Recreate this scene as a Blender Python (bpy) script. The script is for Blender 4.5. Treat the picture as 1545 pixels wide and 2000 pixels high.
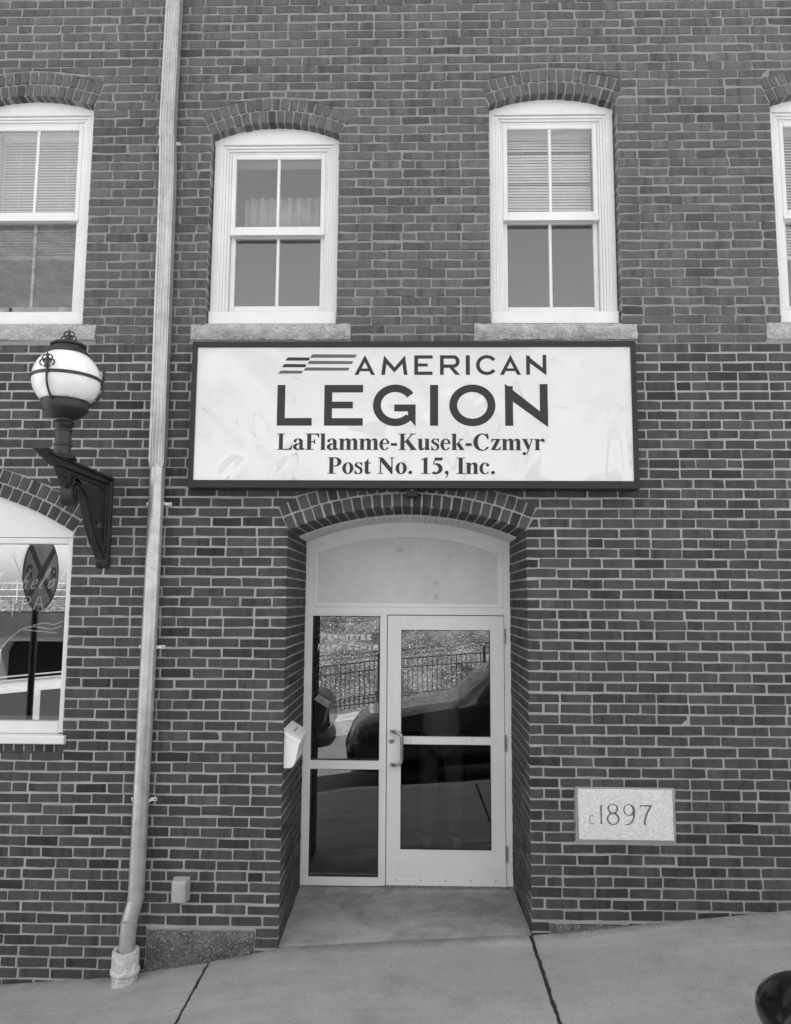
import bpy, bmesh, math, random
import numpy as np
from mathutils import Vector, Matrix
R_ = math.radians
random.seed(7)
for o in list(bpy.data.objects):
    bpy.data.objects.remove(o)
scene = bpy.context.scene
COL = scene.collection

# ------------------------------------------------------------------ camera
CAM = Vector((0.0, -5.0, 2.093))
pitch, yaw, roll = R_(6.6), 0.024, 0.0065
F0 = Vector((-math.sin(yaw)*math.cos(pitch), math.cos(yaw)*math.cos(pitch), math.sin(pitch)))
R0 = F0.cross(Vector((0, 0, 1))).normalized()
U0 = R0.cross(F0)
CR = R0*math.cos(roll) + U0*math.sin(roll)
CU = U0*math.cos(roll) - R0*math.sin(roll)
cam_data = bpy.data.cameras.new('camera')
cam_data.sensor_fit = 'HORIZONTAL'
cam_data.sensor_width = 36.0
cam_data.lens = 1500/1545*36
cam_data.clip_start = 0.02
cam_data.clip_end = 3000
cam = bpy.data.objects.new('camera', cam_data)
COL.objects.link(cam)
m = Matrix((CR, CU, -F0)).transposed().to_4x4()
m.translation = CAM
cam.matrix_world = m
scene.camera = cam
scene.render.resolution_x, scene.render.resolution_y = 791, 1024

# ------------------------------------------------------------------ sky and sun
SUN_EL, SUN_AZ = R_(63), R_(8)          # sun stands behind the building
world = bpy.data.worlds.new('World')
scene.world = world
world.use_nodes = True
wn, wl = world.node_tree.nodes, world.node_tree.links
wn.clear()
sky = wn.new('ShaderNodeTexSky')
sky.sky_type = 'NISHITA'
sky.sun_disc = False
sky.sun_elevation = SUN_EL
sky.sun_rotation = SUN_AZ
sky.air_density, sky.dust_density, sky.ozone_density = 1.0, 2.5, 1.0
bw = wn.new('ShaderNodeRGBToBW')         # black and white photograph
bg = wn.new('ShaderNodeBackground')
bg.inputs['Strength'].default_value = 0.11
wo = wn.new('ShaderNodeOutputWorld')
wl.new(sky.outputs[0], bw.inputs[0])
wl.new(bw.outputs[0], bg.inputs[0])
wl.new(bg.outputs[0], wo.inputs[0])
sl = bpy.data.lights.new('sun', 'SUN')
sl.energy = 5.0
sl.angle = R_(0.53)
sl.color = (1.0, 1.0, 1.0)
sun = bpy.data.objects.new('sun', sl)
COL.objects.link(sun)
sdir = Vector((math.sin(SUN_AZ)*math.cos(SUN_EL), math.cos(SUN_AZ)*math.cos(SUN_EL), math.sin(SUN_EL)))
sun.rotation_euler = sdir.to_track_quat('Z', 'Y').to_euler()
sun.location = (2, 12, 20)
vs = scene.view_settings
vs.view_transform = 'Standard'
vs.look = 'None'
vs.exposure = 2.75
vs.gamma = 1.0
vs.use_curve_mapping = False
scene.cycles.max_bounces = 7
scene.cycles.diffuse_bounces = 3
scene.cycles.glossy_bounces = 3
scene.cycles.transparent_max_bounces = 8

# ------------------------------------------------------------------ materials (all neutral grey)
MATS = {}
def N(nt, t, **kw):
    n = nt.nodes.new(t)
    for k, v in kw.items():
        if hasattr(n, k):
            setattr(n, k, v)
        else:
            n.inputs[k].default_value = v
    return n
def g4(v):
    return (v, v, v, 1)
def newmat(name):
    mt = bpy.data.materials.new(name)
    mt.use_nodes = True
    nt = mt.node_tree
    nt.nodes.clear()
    out = nt.nodes.new('ShaderNodeOutputMaterial')
    MATS[name] = mt
    return mt, nt, out
def noise(nt, vec, scale, detail=4, rough=0.55, dims='3D'):
    n = nt.nodes.new('ShaderNodeTexNoise')
    n.noise_dimensions = dims
    n.inputs['Scale'].default_value = scale
    n.inputs['Detail'].default_value = detail
    n.inputs['Roughness'].default_value = rough
    if vec is not None:
        nt.links.new(vec, n.inputs['Vector'])
    return n
def ramp(nt, src, stops, interp='LINEAR'):
    r = nt.nodes.new('ShaderNodeValToRGB')
    r.color_ramp.interpolation = interp
    el = r.color_ramp.elements
    while len(el) < len(stops):
        el.new(0.5)
    for e, (p, v) in zip(el, stops):
        e.position = p
        e.color = g4(v)
    nt.links.new(src, r.inputs[0])
    return r
def mixv(nt, fac, a, b, mode='MIX'):
    n = nt.nodes.new('ShaderNodeMix')
    n.data_type = 'RGBA'
    n.blend_type = mode
    for idx, v in ((0, fac), (6, a), (7, b)):
        if isinstance(v, (int, float)):
            n.inputs[idx].default_value = v if idx == 0 else g4(v)
        else:
            nt.links.new(v, n.inputs[idx])
    return n.outputs[2]
def simple(name, base, rough=0.6, spec=0.5, metal=0.0, var=0.12, scale=6.0, fine=0.06, fscale=120.0, bump=0.0, bscale=60.0, bdist=0.002, coat=0.0, speck=None):
    """grey surface: base colour, broad mottling, fine grain, optional relief and specks"""
    mt, nt, out = newmat(name)
    geo = nt.nodes.new('ShaderNodeNewGeometry')
    pos = geo.outputs['Position']
    p = nt.nodes.new('ShaderNodeBsdfPrincipled')
    p.inputs['Roughness'].default_value = rough
    p.inputs['Specular IOR Level'].default_value = spec
    p.inputs['Metallic'].default_value = metal
    p.inputs['Coat Weight'].default_value = coat
    p.inputs['Coat Roughness'].default_value = 0.04
    n1 = noise(nt, pos, scale, 5)
    r1 = ramp(nt, n1.outputs[0], [(0.25, base*(1-var)), (0.75, min(1, base*(1+var)))])
    n2 = noise(nt, pos, fscale, 3)
    r2 = ramp(nt, n2.outputs[0], [(0.3, 1-fine), (0.7, 1+fine*0.5)])
    c = mixv(nt, 1.0, r1.outputs[0], r2.outputs[0], 'MULTIPLY')
    if speck:
        n3 = noise(nt, pos, speck[0], 2)
        r3 = ramp(nt, n3.outputs[0], [(speck[1], 0.0), (speck[1]+0.06, 1.0)])
        c = mixv(nt, r3.outputs[0], c, speck[2])
    nt.links.new(c, p.inputs['Base Color'])
    rr = ramp(nt, n1.outputs[0], [(0.3, max(0.02, rough*0.85)), (0.7, min(1, rough*1.15))])
    nt.links.new(rr.outputs[0], p.inputs['Roughness'])
    if bump:
        nb = noise(nt, pos, bscale, 5, 0.6)
        b = N(nt, 'ShaderNodeBump', Strength=bump, Distance=bdist)
        nt.links.new(nb.outputs[0], b.inputs['Height'])
        nt.links.new(b.outputs[0], p.inputs['Normal'])
    nt.links.new(p.outputs[0], out.inputs[0])
    return mt

def brickmat(name, lo, hi, smear, mortar):
    """fired brick: per-brick tone attribute, kiln bands, pits, mortar smeared over the edges"""
    mt, nt, out = newmat(name)
    L = nt.links.new
    geo = nt.nodes.new('ShaderNodeNewGeometry')
    at = nt.nodes.new('ShaderNodeAttribute'); at.attribute_name = 'tone'
    tone = at.outputs['Fac']
    oi = nt.nodes.new('ShaderNodeObjectInfo')
    # per-brick shift of the texture space
    ml = N(nt, 'ShaderNodeMath', operation='MULTIPLY'); ml.inputs[1].default_value = 37.0
    L(tone, ml.inputs[0])
    sc = N(nt, 'ShaderNodeVectorMath', operation='MULTIPLY'); sc.inputs[1].default_value = (24, 24, 3)
    L(geo.outputs['Position'], sc.inputs[0])
    band = noise(nt, sc.outputs[0], 1.0, 1.0, 0.4, '4D'); L(ml.outputs[0], band.inputs['W'])
    base = ramp(nt, tone, [(0.0, lo*0.62), (0.09, lo*0.86), (0.16, lo), (1.0, hi)])
    rb = ramp(nt, band.outputs[0], [(0.34, 0.74), (0.42, 1.0), (0.58, 1.0), (0.66, 1.18)])
    c = mixv(nt, 1.0, base.outputs[0], mixv(nt, 1.0, base.outputs[0], rb.outputs[0], 'MULTIPLY'))
    n1 = noise(nt, geo.outputs['Position'], 38, 4, 0.65)
    r1 = ramp(nt, n1.outputs[0], [(0.28, 0.80), (0.5, 1.0), (0.75, 1.16)])
    c = mixv(nt, 1.0, c, r1.outputs[0], 'MULTIPLY')
    n2 = noise(nt, geo.outputs['Position'], 260, 2)
    r2 = ramp(nt, n2.outputs[0], [(0.3, 0.82), (0.6, 1.06)])
    c = mixv(nt, 1.0, c, r2.outputs[0], 'MULTIPLY')
    # smears of mortar (patchy) - stronger near the brick's edge (attribute 'edge')
    ae = nt.nodes.new('ShaderNodeAttribute'); ae.attribute_name = 'edge'
    big = noise(nt, geo.outputs['Position'], 0.9, 3)
    sm = noise(nt, geo.outputs['Position'], 20, 4, 0.6)
    a1 = N(nt, 'ShaderNodeMath', operation='MULTIPLY_ADD'); a1.inputs[1].default_value = 0.30
    L(ae.outputs['Fac'], a1.inputs[0]); L(sm.outputs[0], a1.inputs[2])
    a2 = N(nt, 'ShaderNodeMath', operation='MULTIPLY_ADD'); a2.inputs[1].default_value = 0.45
    L(big.outputs[0], a2.inputs[0]); L(a1.outputs[0], a2.inputs[2])
    rs = ramp(nt, a2.outputs[0], [(1.0-smear, 0.0), (1.0-smear+0.10, 0.6)])
    c = mixv(nt, rs.outputs[0], c, mortar)
    # rain streaks and broad weathering
    mp = nt.nodes.new('ShaderNodeMapping'); mp.inputs['Scale'].default_value = (5.0, 1, 0.35); L(geo.outputs['Position'], mp.inputs[0])
    n9 = noise(nt, mp.outputs[0], 1.6, 4, 0.6)
    r9 = ramp(nt, n9.outputs[0], [(0.28, 0.82), (0.5, 1.0), (0.72, 1.14)])
    c = mixv(nt, 1.0, c, r9.outputs[0], 'MULTIPLY')
    # efflorescence haze
    n4 = noise(nt, geo.outputs['Position'], 5.0, 4)
    r4 = ramp(nt, n4.outputs[0], [(0.5, 0.0), (0.8, 0.16)])
    c = mixv(nt, r4.outputs[0], c, mortar*0.8)
    p = nt.nodes.new('ShaderNodeBsdfPrincipled')
    p.inputs['Roughness'].default_value = 0.82
    p.inputs['Specular IOR Level'].default_value = 0.3
    L(c, p.inputs['Base Color'])
    b = N(nt, 'ShaderNodeBump', Strength=0.6, Distance=0.003)
    L(n1.outputs[0], b.inputs['Height'])
    b2 = N(nt, 'ShaderNodeBump', Strength=0.35, Distance=0.001)
    L(n2.outputs[0], b2.inputs['Height']); L(b.outputs[0], b2.inputs['Normal'])
    L(b2.outputs[0], p.inputs['Normal'])
    L(p.outputs[0], out.inputs[0])
    return mt

def glassmat(name, f0, tint=0.85, wav=0.0, wscale=2.0):
    mt, nt, out = newmat(name)
    L = nt.links.new
    lw = nt.nodes.new('ShaderNodeLayerWeight'); lw.inputs[0].default_value = 0.5
    pw = N(nt, 'ShaderNodeMath', operation='POWER'); pw.inputs[1].default_value = 4.0
    L(lw.outputs['Facing'], pw.inputs[0])
    ma = N(nt, 'ShaderNodeMath', operation='MULTIPLY_ADD'); ma.inputs[1].default_value = 1-f0; ma.inputs[2].default_value = f0
    L(pw.outputs[0], ma.inputs[0])
    tr = nt.nodes.new('ShaderNodeBsdfTransparent'); tr.inputs[0].default_value = g4(tint)
    gl = nt.nodes.new('ShaderNodeBsdfGlossy'); gl.inputs['Roughness'].default_value = 0.0
    if wav:
        geo = nt.nodes.new('ShaderNodeNewGeometry')
        nb = noise(nt, geo.outputs['Position'], wscale, 2)
        b = N(nt, 'ShaderNodeBump', Strength=1.0, Distance=wav)
        L(nb.outputs[0], b.inputs['Height']); L(b.outputs[0], gl.inputs['Normal'])
    mx = nt.nodes.new('ShaderNodeMixShader')
    L(ma.outputs[0], mx.inputs[0]); L(tr.outputs[0], mx.inputs[1]); L(gl.outputs[0], mx.inputs[2])
    L(mx.outputs[0], out.inputs[0])
    return mt

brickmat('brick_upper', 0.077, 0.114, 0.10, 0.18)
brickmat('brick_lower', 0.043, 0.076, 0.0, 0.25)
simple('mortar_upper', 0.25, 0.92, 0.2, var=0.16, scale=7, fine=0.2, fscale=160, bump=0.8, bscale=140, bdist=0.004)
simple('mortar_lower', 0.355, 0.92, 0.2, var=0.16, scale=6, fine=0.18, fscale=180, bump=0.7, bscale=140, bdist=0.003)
simple('white_paint', 0.69, 0.42, 0.4, var=0.05, scale=3.5, fine=0.03, fscale=30, bump=0.05, bscale=40)
simple('door_paint', 0.90, 0.38, 0.45, var=0.05, scale=4, fine=0.03, fscale=60)
simple('panel_paint', 0.74, 0.5, 0.4, var=0.10, scale=2.2, fine=0.05, fscale=14, speck=(9, 0.70, 0.55))
simple('granite', 0.46, 0.8, 0.3, var=0.30, scale=14, fine=0.4, fscale=110, bump=1.0, bscale=26, bdist=0.04, speck=(130, 0.62, 0.2))
simple('granite_dark', 0.15, 0.85, 0.3, var=0.45, scale=9, fine=0.6, fscale=90, bump=1.0, bscale=40, bdist=0.03, speck=(100, 0.60, 0.36))
simple('granite_polished', 0.74, 0.6, 0.3, var=0.05, scale=20, fine=0.25, fscale=120, speck=(110, 0.62, 0.42))
simple('stone_dirt', 0.20, 0.9, 0.2, var=0.2, scale=20)
simple('black_iron', 0.024, 0.40, 0.4, var=0.3, scale=30, fine=0.2, bump=0.25, bscale=90, bdist=0.002)
simple('black_aluminium', 0.022, 0.45, 0.25, var=0.08, scale=6, fine=0.03)
# galvanised added below
simple('pvc_grey', 0.52, 0.62, 0.4, var=0.22, scale=20, fine=0.25, fscale=80, bump=0.3, bscale=70, speck=(24, 0.56, 0.66))
simple('steel', 0.48, 0.28, 0.5, metal=0.8, var=0.08, scale=20)
simple('grey_plastic', 0.37, 0.5, 0.4, var=0.10, scale=20, fine=0.06)
simple('white_metal', 0.80, 0.32, 0.5, var=0.05, scale=16, fine=0.04, fscale=90)
simple('white_plastic', 0.72, 0.4, 0.5, var=0.03)
simple('dark_hole', 0.012, 0.8, 0.2, var=0.1)
simple('rubber', 0.02, 0.7, 0.3)
simple('asphalt', 0.12, 0.9, 0.3, var=0.2, scale=3, fine=0.4, fscale=150, bump=0.6, bscale=160, bdist=0.004)
simple('kerb_stone', 0.42, 0.85, 0.3, var=0.25, scale=10, fine=0.3, bump=0.5, bscale=60)
simple('joint_dirt', 0.045, 0.95, 0.1, var=0.4, scale=60, fine=0.4, fscale=240, bump=0.8, bscale=120, bdist=0.006)
simple('bank_litter', 0.16, 0.95, 0.1, var=0.7, scale=1.6, fine=0.9, fscale=22, bump=1.0, bscale=16, bdist=0.10, speck=(17, 0.62, 0.45))
simple('ground_earth', 0.12, 0.95, 0.1, var=0.3, scale=0.5)
simple('bark', 0.10, 0.9, 0.2, var=0.3, scale=12)
simple('concrete_pier', 0.36, 0.85, 0.3, var=0.18, scale=1.6, fine=0.2)
simple('bridge_steel', 0.03, 0.6, 0.4, var=0.3, scale=2)
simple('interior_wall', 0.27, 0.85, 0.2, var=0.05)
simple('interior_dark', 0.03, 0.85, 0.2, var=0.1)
simple('blind_slat', 0.80, 0.5, 0.4, var=0.04)
simple('curtain_cloth', 0.42, 0.85, 0.2, var=0.25, scale=9)
simple('lens_milk', 0.62, 0.3, 0.4, var=0.05)
simple('car_dark', 0.055, 0.25, 0.6, metal=0.3, var=0.05, coat=1.0)
simple('car_black', 0.006, 0.14, 0.32, var=0.05)
simple('car_white', 0.20, 0.3, 0.5, var=0.02, coat=0.6)
simple('car_glass', 0.012, 0.03, 0.7, var=0.02)
simple('chrome', 0.7, 0.12, 0.5, metal=1.0, var=0.02)
simple('headlamp_glass', 0.20, 0.12, 0.7, metal=0.4, var=0.95, scale=20)
simple('sign_yellow', 0.30, 0.5, 0.4, var=0.04)
simple('sign_black', 0.02, 0.5, 0.4)
simple('letter_dark', 0.032, 0.45, 0.2, var=0.04)
simple('letter_mid', 0.11, 0.45, 0.2, var=0.04)
simple('vinyl_white', 0.9, 0.5, 0.4, var=0.1)
simple('neon_tube', 0.85, 0.15, 0.6, var=0.05)
simple('skin', 0.28, 0.6, 0.4)
simple('shirt_cloth', 0.80, 0.85, 0.2, var=0.1, scale=14)
simple('trouser_cloth', 0.26, 0.85, 0.2, var=0.15, scale=14)
simple('hair', 0.04, 0.7, 0.3)
glassmat('glass_door', 0.14, 0.68)
glassmat('glass_shop', 0.27, 0.90)
glassmat('glass_upper', 0.12, 0.93, 0.0008, 1.6)
glassmat('glass_left', 0.20, 0.93, 0.003, 3.0)

def screenmat():
    mt, nt, out = newmat('insect_mesh')
    tr = nt.nodes.new('ShaderNodeBsdfTransparent'); df = nt.nodes.new('ShaderNodeBsdfDiffuse'); df.inputs[0].default_value = g4(0.10)
    mx = nt.nodes.new('ShaderNodeMixShader')
    geo = nt.nodes.new('ShaderNodeNewGeometry')
    mp = nt.nodes.new('ShaderNodeMapping'); mp.inputs['Rotation'].default_value = (0, R_(35), 0); mp.inputs['Scale'].default_value = (9, 1, 26); nt.links.new(geo.outputs['Position'], mp.inputs[0])
    n = noise(nt, mp.outputs[0], 1.0, 2, 0.5); n.inputs['Distortion'].default_value = 0.8
    r = ramp(nt, n.outputs[0], [(0.35, 0.14), (0.65, 0.27)])
    nt.links.new(r.outputs[0], mx.inputs[0]); nt.links.new(tr.outputs[0], mx.inputs[1]); nt.links.new(df.outputs[0], mx.inputs[2]); nt.links.new(mx.outputs[0], out.inputs[0])
screenmat()
# milk glass globe: stained near its neck
def globemat():
    mt, nt, out = newmat('milk_glass')
    L = nt.links.new
    tc = nt.nodes.new('ShaderNodeTexCoord')
    sx = nt.nodes.new('ShaderNodeSeparateXYZ'); L(tc.outputs['Object'], sx.inputs[0])
    ns = noise(nt, tc.outputs['Object'], 26, 5, 0.7)
    ad = N(nt, 'ShaderNodeMath', operation='MULTIPLY_ADD'); ad.inputs[1].default_value = -0.10
    L(ns.outputs[0], ad.inputs[0]); L(sx.outputs[2], ad.inputs[2])
    mr = N(nt, 'ShaderNodeMapRange'); L(ad.outputs[0], mr.inputs[0])
    mr.inputs[1].default_value = -0.215; mr.inputs[2].default_value = -0.165
    mr.inputs[3].default_value = 0.16; mr.inputs[4].default_value = 0.80
    n2 = noise(nt, tc.outputs['Object'], 9, 4)
    r2 = ramp(nt, n2.outputs[0], [(0.3, 0.90), (0.6, 1.0)])
    cm = nt.nodes.new('ShaderNodeCombineColor')
    for i in range(3): L(mr.outputs[0], cm.inputs[i])
    c = mixv(nt, 1.0, cm.outputs[0], r2.outputs[0], 'MULTIPLY')
    p = nt.nodes.new('ShaderNodeBsdfPrincipled')
    p.inputs['Roughness'].default_value = 0.16
    p.inputs['Subsurface Weight'].default_value = 0.25
    p.inputs['Subsurface Radius'].default_value = (0.05, 0.05, 0.05)
    p.inputs['Subsurface Scale'].default_value = 1.0
    L(c, p.inputs['Base Color']); L(p.outputs[0], out.inputs[0])
globemat()

# sign face: slightly warped glossy acrylic sheet
def acrylic():
    mt, nt, out = newmat('acrylic_white')
    L = nt.links.new
    geo = nt.nodes.new('ShaderNodeNewGeometry')
    n0 = noise(nt, geo.outputs['Position'], 1.3, 2, 0.5)
    sc = N(nt, 'ShaderNodeVectorMath', operation='MULTIPLY'); sc.inputs[1].default_value = (1.5, 1, 1.1)
    L(geo.outputs['Position'], sc.inputs[0])
    n1 = noise(nt, sc.outputs[0], 1.2, 2.0, 0.45); n1.inputs['Distortion'].default_value = 0.9
    b = N(nt, 'ShaderNodeBump', Strength=1.0, Distance=0.036)
    L(n1.outputs[0], b.inputs['Height'])
    r = ramp(nt, n0.outputs[0], [(0.3, 0.49), (0.7, 0.53)])
    p = nt.nodes.new('ShaderNodeBsdfPrincipled')
    p.inputs['Roughness'].default_value = 0.35
    p.inputs['Coat Weight'].default_value = 1.0
    p.inputs['Coat Roughness'].default_value = 0.01
    p.inputs['Coat IOR'].default_value = 2.0
    L(r.outputs[0], p.inputs['Base Color'])
    L(b.outputs[0], p.inputs['Coat Normal'])
    L(p.outputs[0], out.inputs[0])
acrylic()

def galvanised():
    mt, nt, out = newmat('galvanised')
    L = nt.links.new
    geo = nt.nodes.new('ShaderNodeNewGeometry')
    mp = nt.nodes.new('ShaderNodeMapping'); mp.inputs['Scale'].default_value = (1, 1, 0.3); L(geo.outputs['Position'], mp.inputs[0])
    n1 = noise(nt, mp.outputs[0], 70, 4, 0.6)
    n2 = noise(nt, geo.outputs['Position'], 11, 5, 0.65)
    r1 = ramp(nt, n1.outputs[0], [(0.25, 0.455), (0.55, 0.48), (0.8, 0.505)])
    r2 = ramp(nt, n2.outputs[0], [(0.3, 0.72), (0.55, 1.0), (0.8, 1.15)])
    c = mixv(nt, 1.0, r1.outputs[0], r2.outputs[0], 'MULTIPLY')
    p = nt.nodes.new('ShaderNodeBsdfPrincipled')
    p.inputs['Metallic'].default_value = 0.55
    rr = ramp(nt, n1.outputs[0], [(0.2, 0.30), (0.8, 0.36)]); L(rr.outputs[0], p.inputs['Roughness'])
    L(c, p.inputs['Base Color'])
    b = N(nt, 'ShaderNodeBump', Strength=0.12, Distance=0.004); L(n2.outputs[0], b.inputs['Height']); L(b.outputs[0], p.inputs['Normal'])
    L(p.outputs[0], out.inputs[0])
galvanised()

# pavement concrete: broom grain, diagonal streaks of bounced light painted into the colour, stains
def concrete(name, base, stain=0.0):
    mt, nt, out = newmat(name)
    L = nt.links.new
    geo = nt.nodes.new('ShaderNodeNewGeometry')
    pos = geo.outputs['Position']
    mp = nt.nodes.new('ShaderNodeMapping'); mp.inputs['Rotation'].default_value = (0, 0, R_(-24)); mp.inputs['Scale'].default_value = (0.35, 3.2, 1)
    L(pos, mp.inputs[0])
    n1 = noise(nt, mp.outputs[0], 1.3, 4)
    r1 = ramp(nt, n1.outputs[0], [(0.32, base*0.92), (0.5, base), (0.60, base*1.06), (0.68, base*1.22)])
    n2 = noise(nt, pos, 2.6, 6, 0.65)
    r2 = ramp(nt, n2.outputs[0], [(0.28, 0.76), (0.48, 1.0), (0.75, 1.12)])
    n3 = noise(nt, pos, 120, 3, 0.7)
    r3 = ramp(nt, n3.outputs[0], [(0.25, 0.66), (0.5, 1.0), (0.75, 1.22)])
    n4 = noise(nt, pos, 34, 2, 0.5)
    r4 = ramp(nt, n4.outputs[0], [(0.20, 0.45), (0.25, 1.0)])
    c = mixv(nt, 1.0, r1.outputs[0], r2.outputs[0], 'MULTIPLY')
    c = mixv(nt, 1.0, c, r3.outputs[0], 'MULTIPLY')
    c = mixv(nt, 1.0, c, r4.outputs[0], 'MULTIPLY')
    # hairline cracks where a slow noise allows them
    n5 = noise(nt, pos, 1.1, 4, 0.6)
    rc = ramp(nt, n5.outputs[0], [(0.4950, 1.0), (0.4985, 0.45 if stain else 1.0), (0.5020, 1.0)])
    n6 = noise(nt, pos, 0.9, 1)
    rm6 = ramp(nt, n6.outputs[0], [(0.52, 0.0), (0.56, 1.0)])
    c = mixv(nt, rm6.outputs[0], c, mixv(nt, 1.0, c, rc.outputs[0], 'MULTIPLY'))
    # grime collected along the foot of the wall
    sp = nt.nodes.new('ShaderNodeSeparateXYZ'); L(pos, sp.inputs[0])
    gy = N(nt, 'ShaderNodeMath', operation='MULTIPLY_ADD'); gy.inputs[1].default_value = 0.22
    n7 = noise(nt, pos, 9, 4, 0.65); L(n7.outputs[0], gy.inputs[0]); L(sp.outputs[1], gy.inputs[2])
    rg = N(nt, 'ShaderNodeMapRange'); L(gy.outputs[0], rg.inputs[0])
    for q, v in ((1, 0.02), (2, 0.13), (3, 1.0), (4, 0.62 if not stain else 1.0)): rg.inputs[q].default_value = v
    cg = nt.nodes.new('ShaderNodeCombineColor')
    for q in range(3): L(rg.outputs[0], cg.inputs[q])
    c = mixv(nt, 1.0, c, cg.outputs[0], 'MULTIPLY')
    if stain:
        n8 = noise(nt, pos, 2.4, 5, 0.6); n8.inputs['Distortion'].default_value = 1.6
        r8 = ramp(nt, n8.outputs[0], [(0.30, 0.70), (0.47, 0.98), (0.56, 1.14), (0.72, 0.92)])
        c = mixv(nt, 1.0, c, r8.outputs[0], 'MULTIPLY')
    p = nt.nodes.new('ShaderNodeBsdfPrincipled')
    p.inputs['Roughness'].default_value = 0.85
    p.inputs['Specular IOR Level'].default_value = 0.3
    L(c, p.inputs['Base Color'])
    b = N(nt, 'ShaderNodeBump', Strength=0.5, Distance=0.003)
    L(n3.outputs[0], b.inputs['Height']); L(b.outputs[0], p.inputs['Normal'])
    L(p.outputs[0], out.inputs[0])
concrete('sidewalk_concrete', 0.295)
concrete('step_concrete', 0.33, 1.0)

# ------------------------------------------------------------------ mesh helpers
def M(n):
    return MATS[n]
class MB:
    def __init__(s):
        s.v, s.f, s.tone, s.edge = [], [], [], []
    def add(s, vs, fs, tone=0.5, edge=None):
        o = len(s.v)
        s.v += [tuple(p) for p in vs]
        s.f += [tuple(i+o for i in f) for f in fs]
        s.tone += [tone]*len(vs)
        s.edge += (edge if edge else [0.0]*len(vs))
        return s
    def box(s, x0, x1, y0, y1, z0, z1, tone=0.5):
        v = [(x, y, z) for x in (x0, x1) for y in (y0, y1) for z in (z0, z1)]
        return s.add(v, [(0, 1, 3, 2), (4, 6, 7, 5), (0, 4, 5, 1), (2, 3, 7, 6), (0, 2, 6, 4), (1, 5, 7, 3)], tone)
    def bbox(s, x0, x1, y0, y1, z0, z1, b=0.004, tone=0.5):
        """box with chamfered edges on the face towards -y"""
        ring = lambda y, i: [(x0+i, y, z0+i), (x1-i, y, z0+i), (x1-i, y, z1-i), (x0+i, y, z1-i)]
        v = ring(y0, b) + ring(y0+b, 0) + ring(y1, 0)
        f = [(0, 1, 2, 3)]
        for k in (0, 4):
            for i in range(4):
                j = (i+1) % 4
                f.append((k+i, k+4+i, k+4+j, k+j))
        f.append((11, 10, 9, 8))
        return s.add(v, f, tone)
    def prism(s, poly, y0, y1, tone=0.5):
        """poly of (x,z) extruded from y0 (front) to y1"""
        n = len(poly)
        v = [(x, y0, z) for x, z in poly] + [(x, y1, z) for x, z in poly]
        f = [tuple(range(n)), tuple(range(2*n-1, n-1, -1))]
        for i in range(n):
            j = (i+1) % n
            f.append((i, i+n, j+n, j))
        return s.add(v, f, tone)
    def tube(s, pts, r, n=10, cap=True):
        pts = [Vector(p) for p in pts]
        rs = r if isinstance(r, (list, tuple)) else [r]*len(pts)
        base = len(s.v)
        vs, fs = [], []
        t0 = (pts[1]-pts[0]).normalized()
        up = Vector((0, 0, 1)) if abs(t0.z) < 0.9 else Vector((1, 0, 0))
        a = t0.cross(up).normalized()
        for i, p in enumerate(pts):
            if i == 0: t = pts[1]-pts[0]
            elif i == len(pts)-1: t = pts[-1]-pts[-2]
            else: t = (pts[i+1]-pts[i]).normalized()+(pts[i]-pts[i-1]).normalized()
            t.normalize()
            a = (a - t*a.dot(t))
            if a.length < 1e-6: a = t.orthogonal()
            a.normalize()
            b = t.cross(a)
            for k in range(n):
                w = 2*math.pi*k/n
                vs.append(p + a*math.cos(w)*rs[i] + b*math.sin(w)*rs[i])
        for i in range(len(pts)-1):
            for k in range(n):
                k2 = (k+1) % n
                fs.append((i*n+k, i*n+k2, (i+1)*n+k2, (i+1)*n+k))
        if cap:
            fs.append(tuple(range(n-1, -1, -1)))
            fs.append(tuple(range((len(pts)-1)*n, len(pts)*n)))
        return s.add(vs, fs)
    def lathe(s, prof, n=32, c=(0, 0, 0), a0=0, a1=2*math.pi):
        """prof of (r,z) turned about the z axis through c"""
        vs, fs = [], []
        full = abs(a1-a0-2*math.pi) < 1e-6
        m = n if full else n+1
        for r, z in prof:
            for k in range(m):
                w = a0+(a1-a0)*k/n
                vs.append((c[0]+r*math.cos(w), c[1]+r*math.sin(w), c[2]+z))
        for i in range(len(prof)-1):
            for k in range(n):
                k2 = (k+1) % m
                fs.append((i*m+k, i*m+k2, (i+1)*m+k2, (i+1)*m+k))
        return s.add(vs, fs)
    def build(s, name, mat, parent=None, smooth=False, tone=False, angle=None):
        me = bpy.data.meshes.new(name)
        me.from_pydata(s.v, [], s.f)
        if tone:
            at = me.attributes.new('tone', 'FLOAT', 'POINT'); at.data.foreach_set('value', s.tone)
            at = me.attributes.new('edge', 'FLOAT', 'POINT'); at.data.foreach_set('value', s.edge)
        mats = mat if isinstance(mat, (list, tuple)) else [mat]
        for q in mats:
            me.materials.append(M(q))
        me.validate()
        if angle is not None or smooth:
            bm = bmesh.new(); bm.from_mesh(me)
            bmesh.ops.recalc_face_normals(bm, faces=bm.faces)
            th = R_(angle if angle is not None else 40)
            for f in bm.faces: f.smooth = True
            for e in bm.edges:
                if len(e.link_faces) == 2 and e.calc_face_angle(0) > th:
                    e.smooth = False
            bm.to_mesh(me); bm.free()
        else:
            bm = bmesh.new(); bm.from_mesh(me)
            bmesh.ops.recalc_face_normals(bm, faces=bm.faces)
            bm.to_mesh(me); bm.free()
        o = bpy.data.objects.new(name, me)
        COL.objects.link(o)
        if parent: o.parent = parent
        return o
def tag(o, label=None, cat=None, group=None, kind=None):
    for k, v in (('label', label), ('category', cat), ('group', group), ('kind', kind)):
        if v: o[k] = v
    return o
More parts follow.
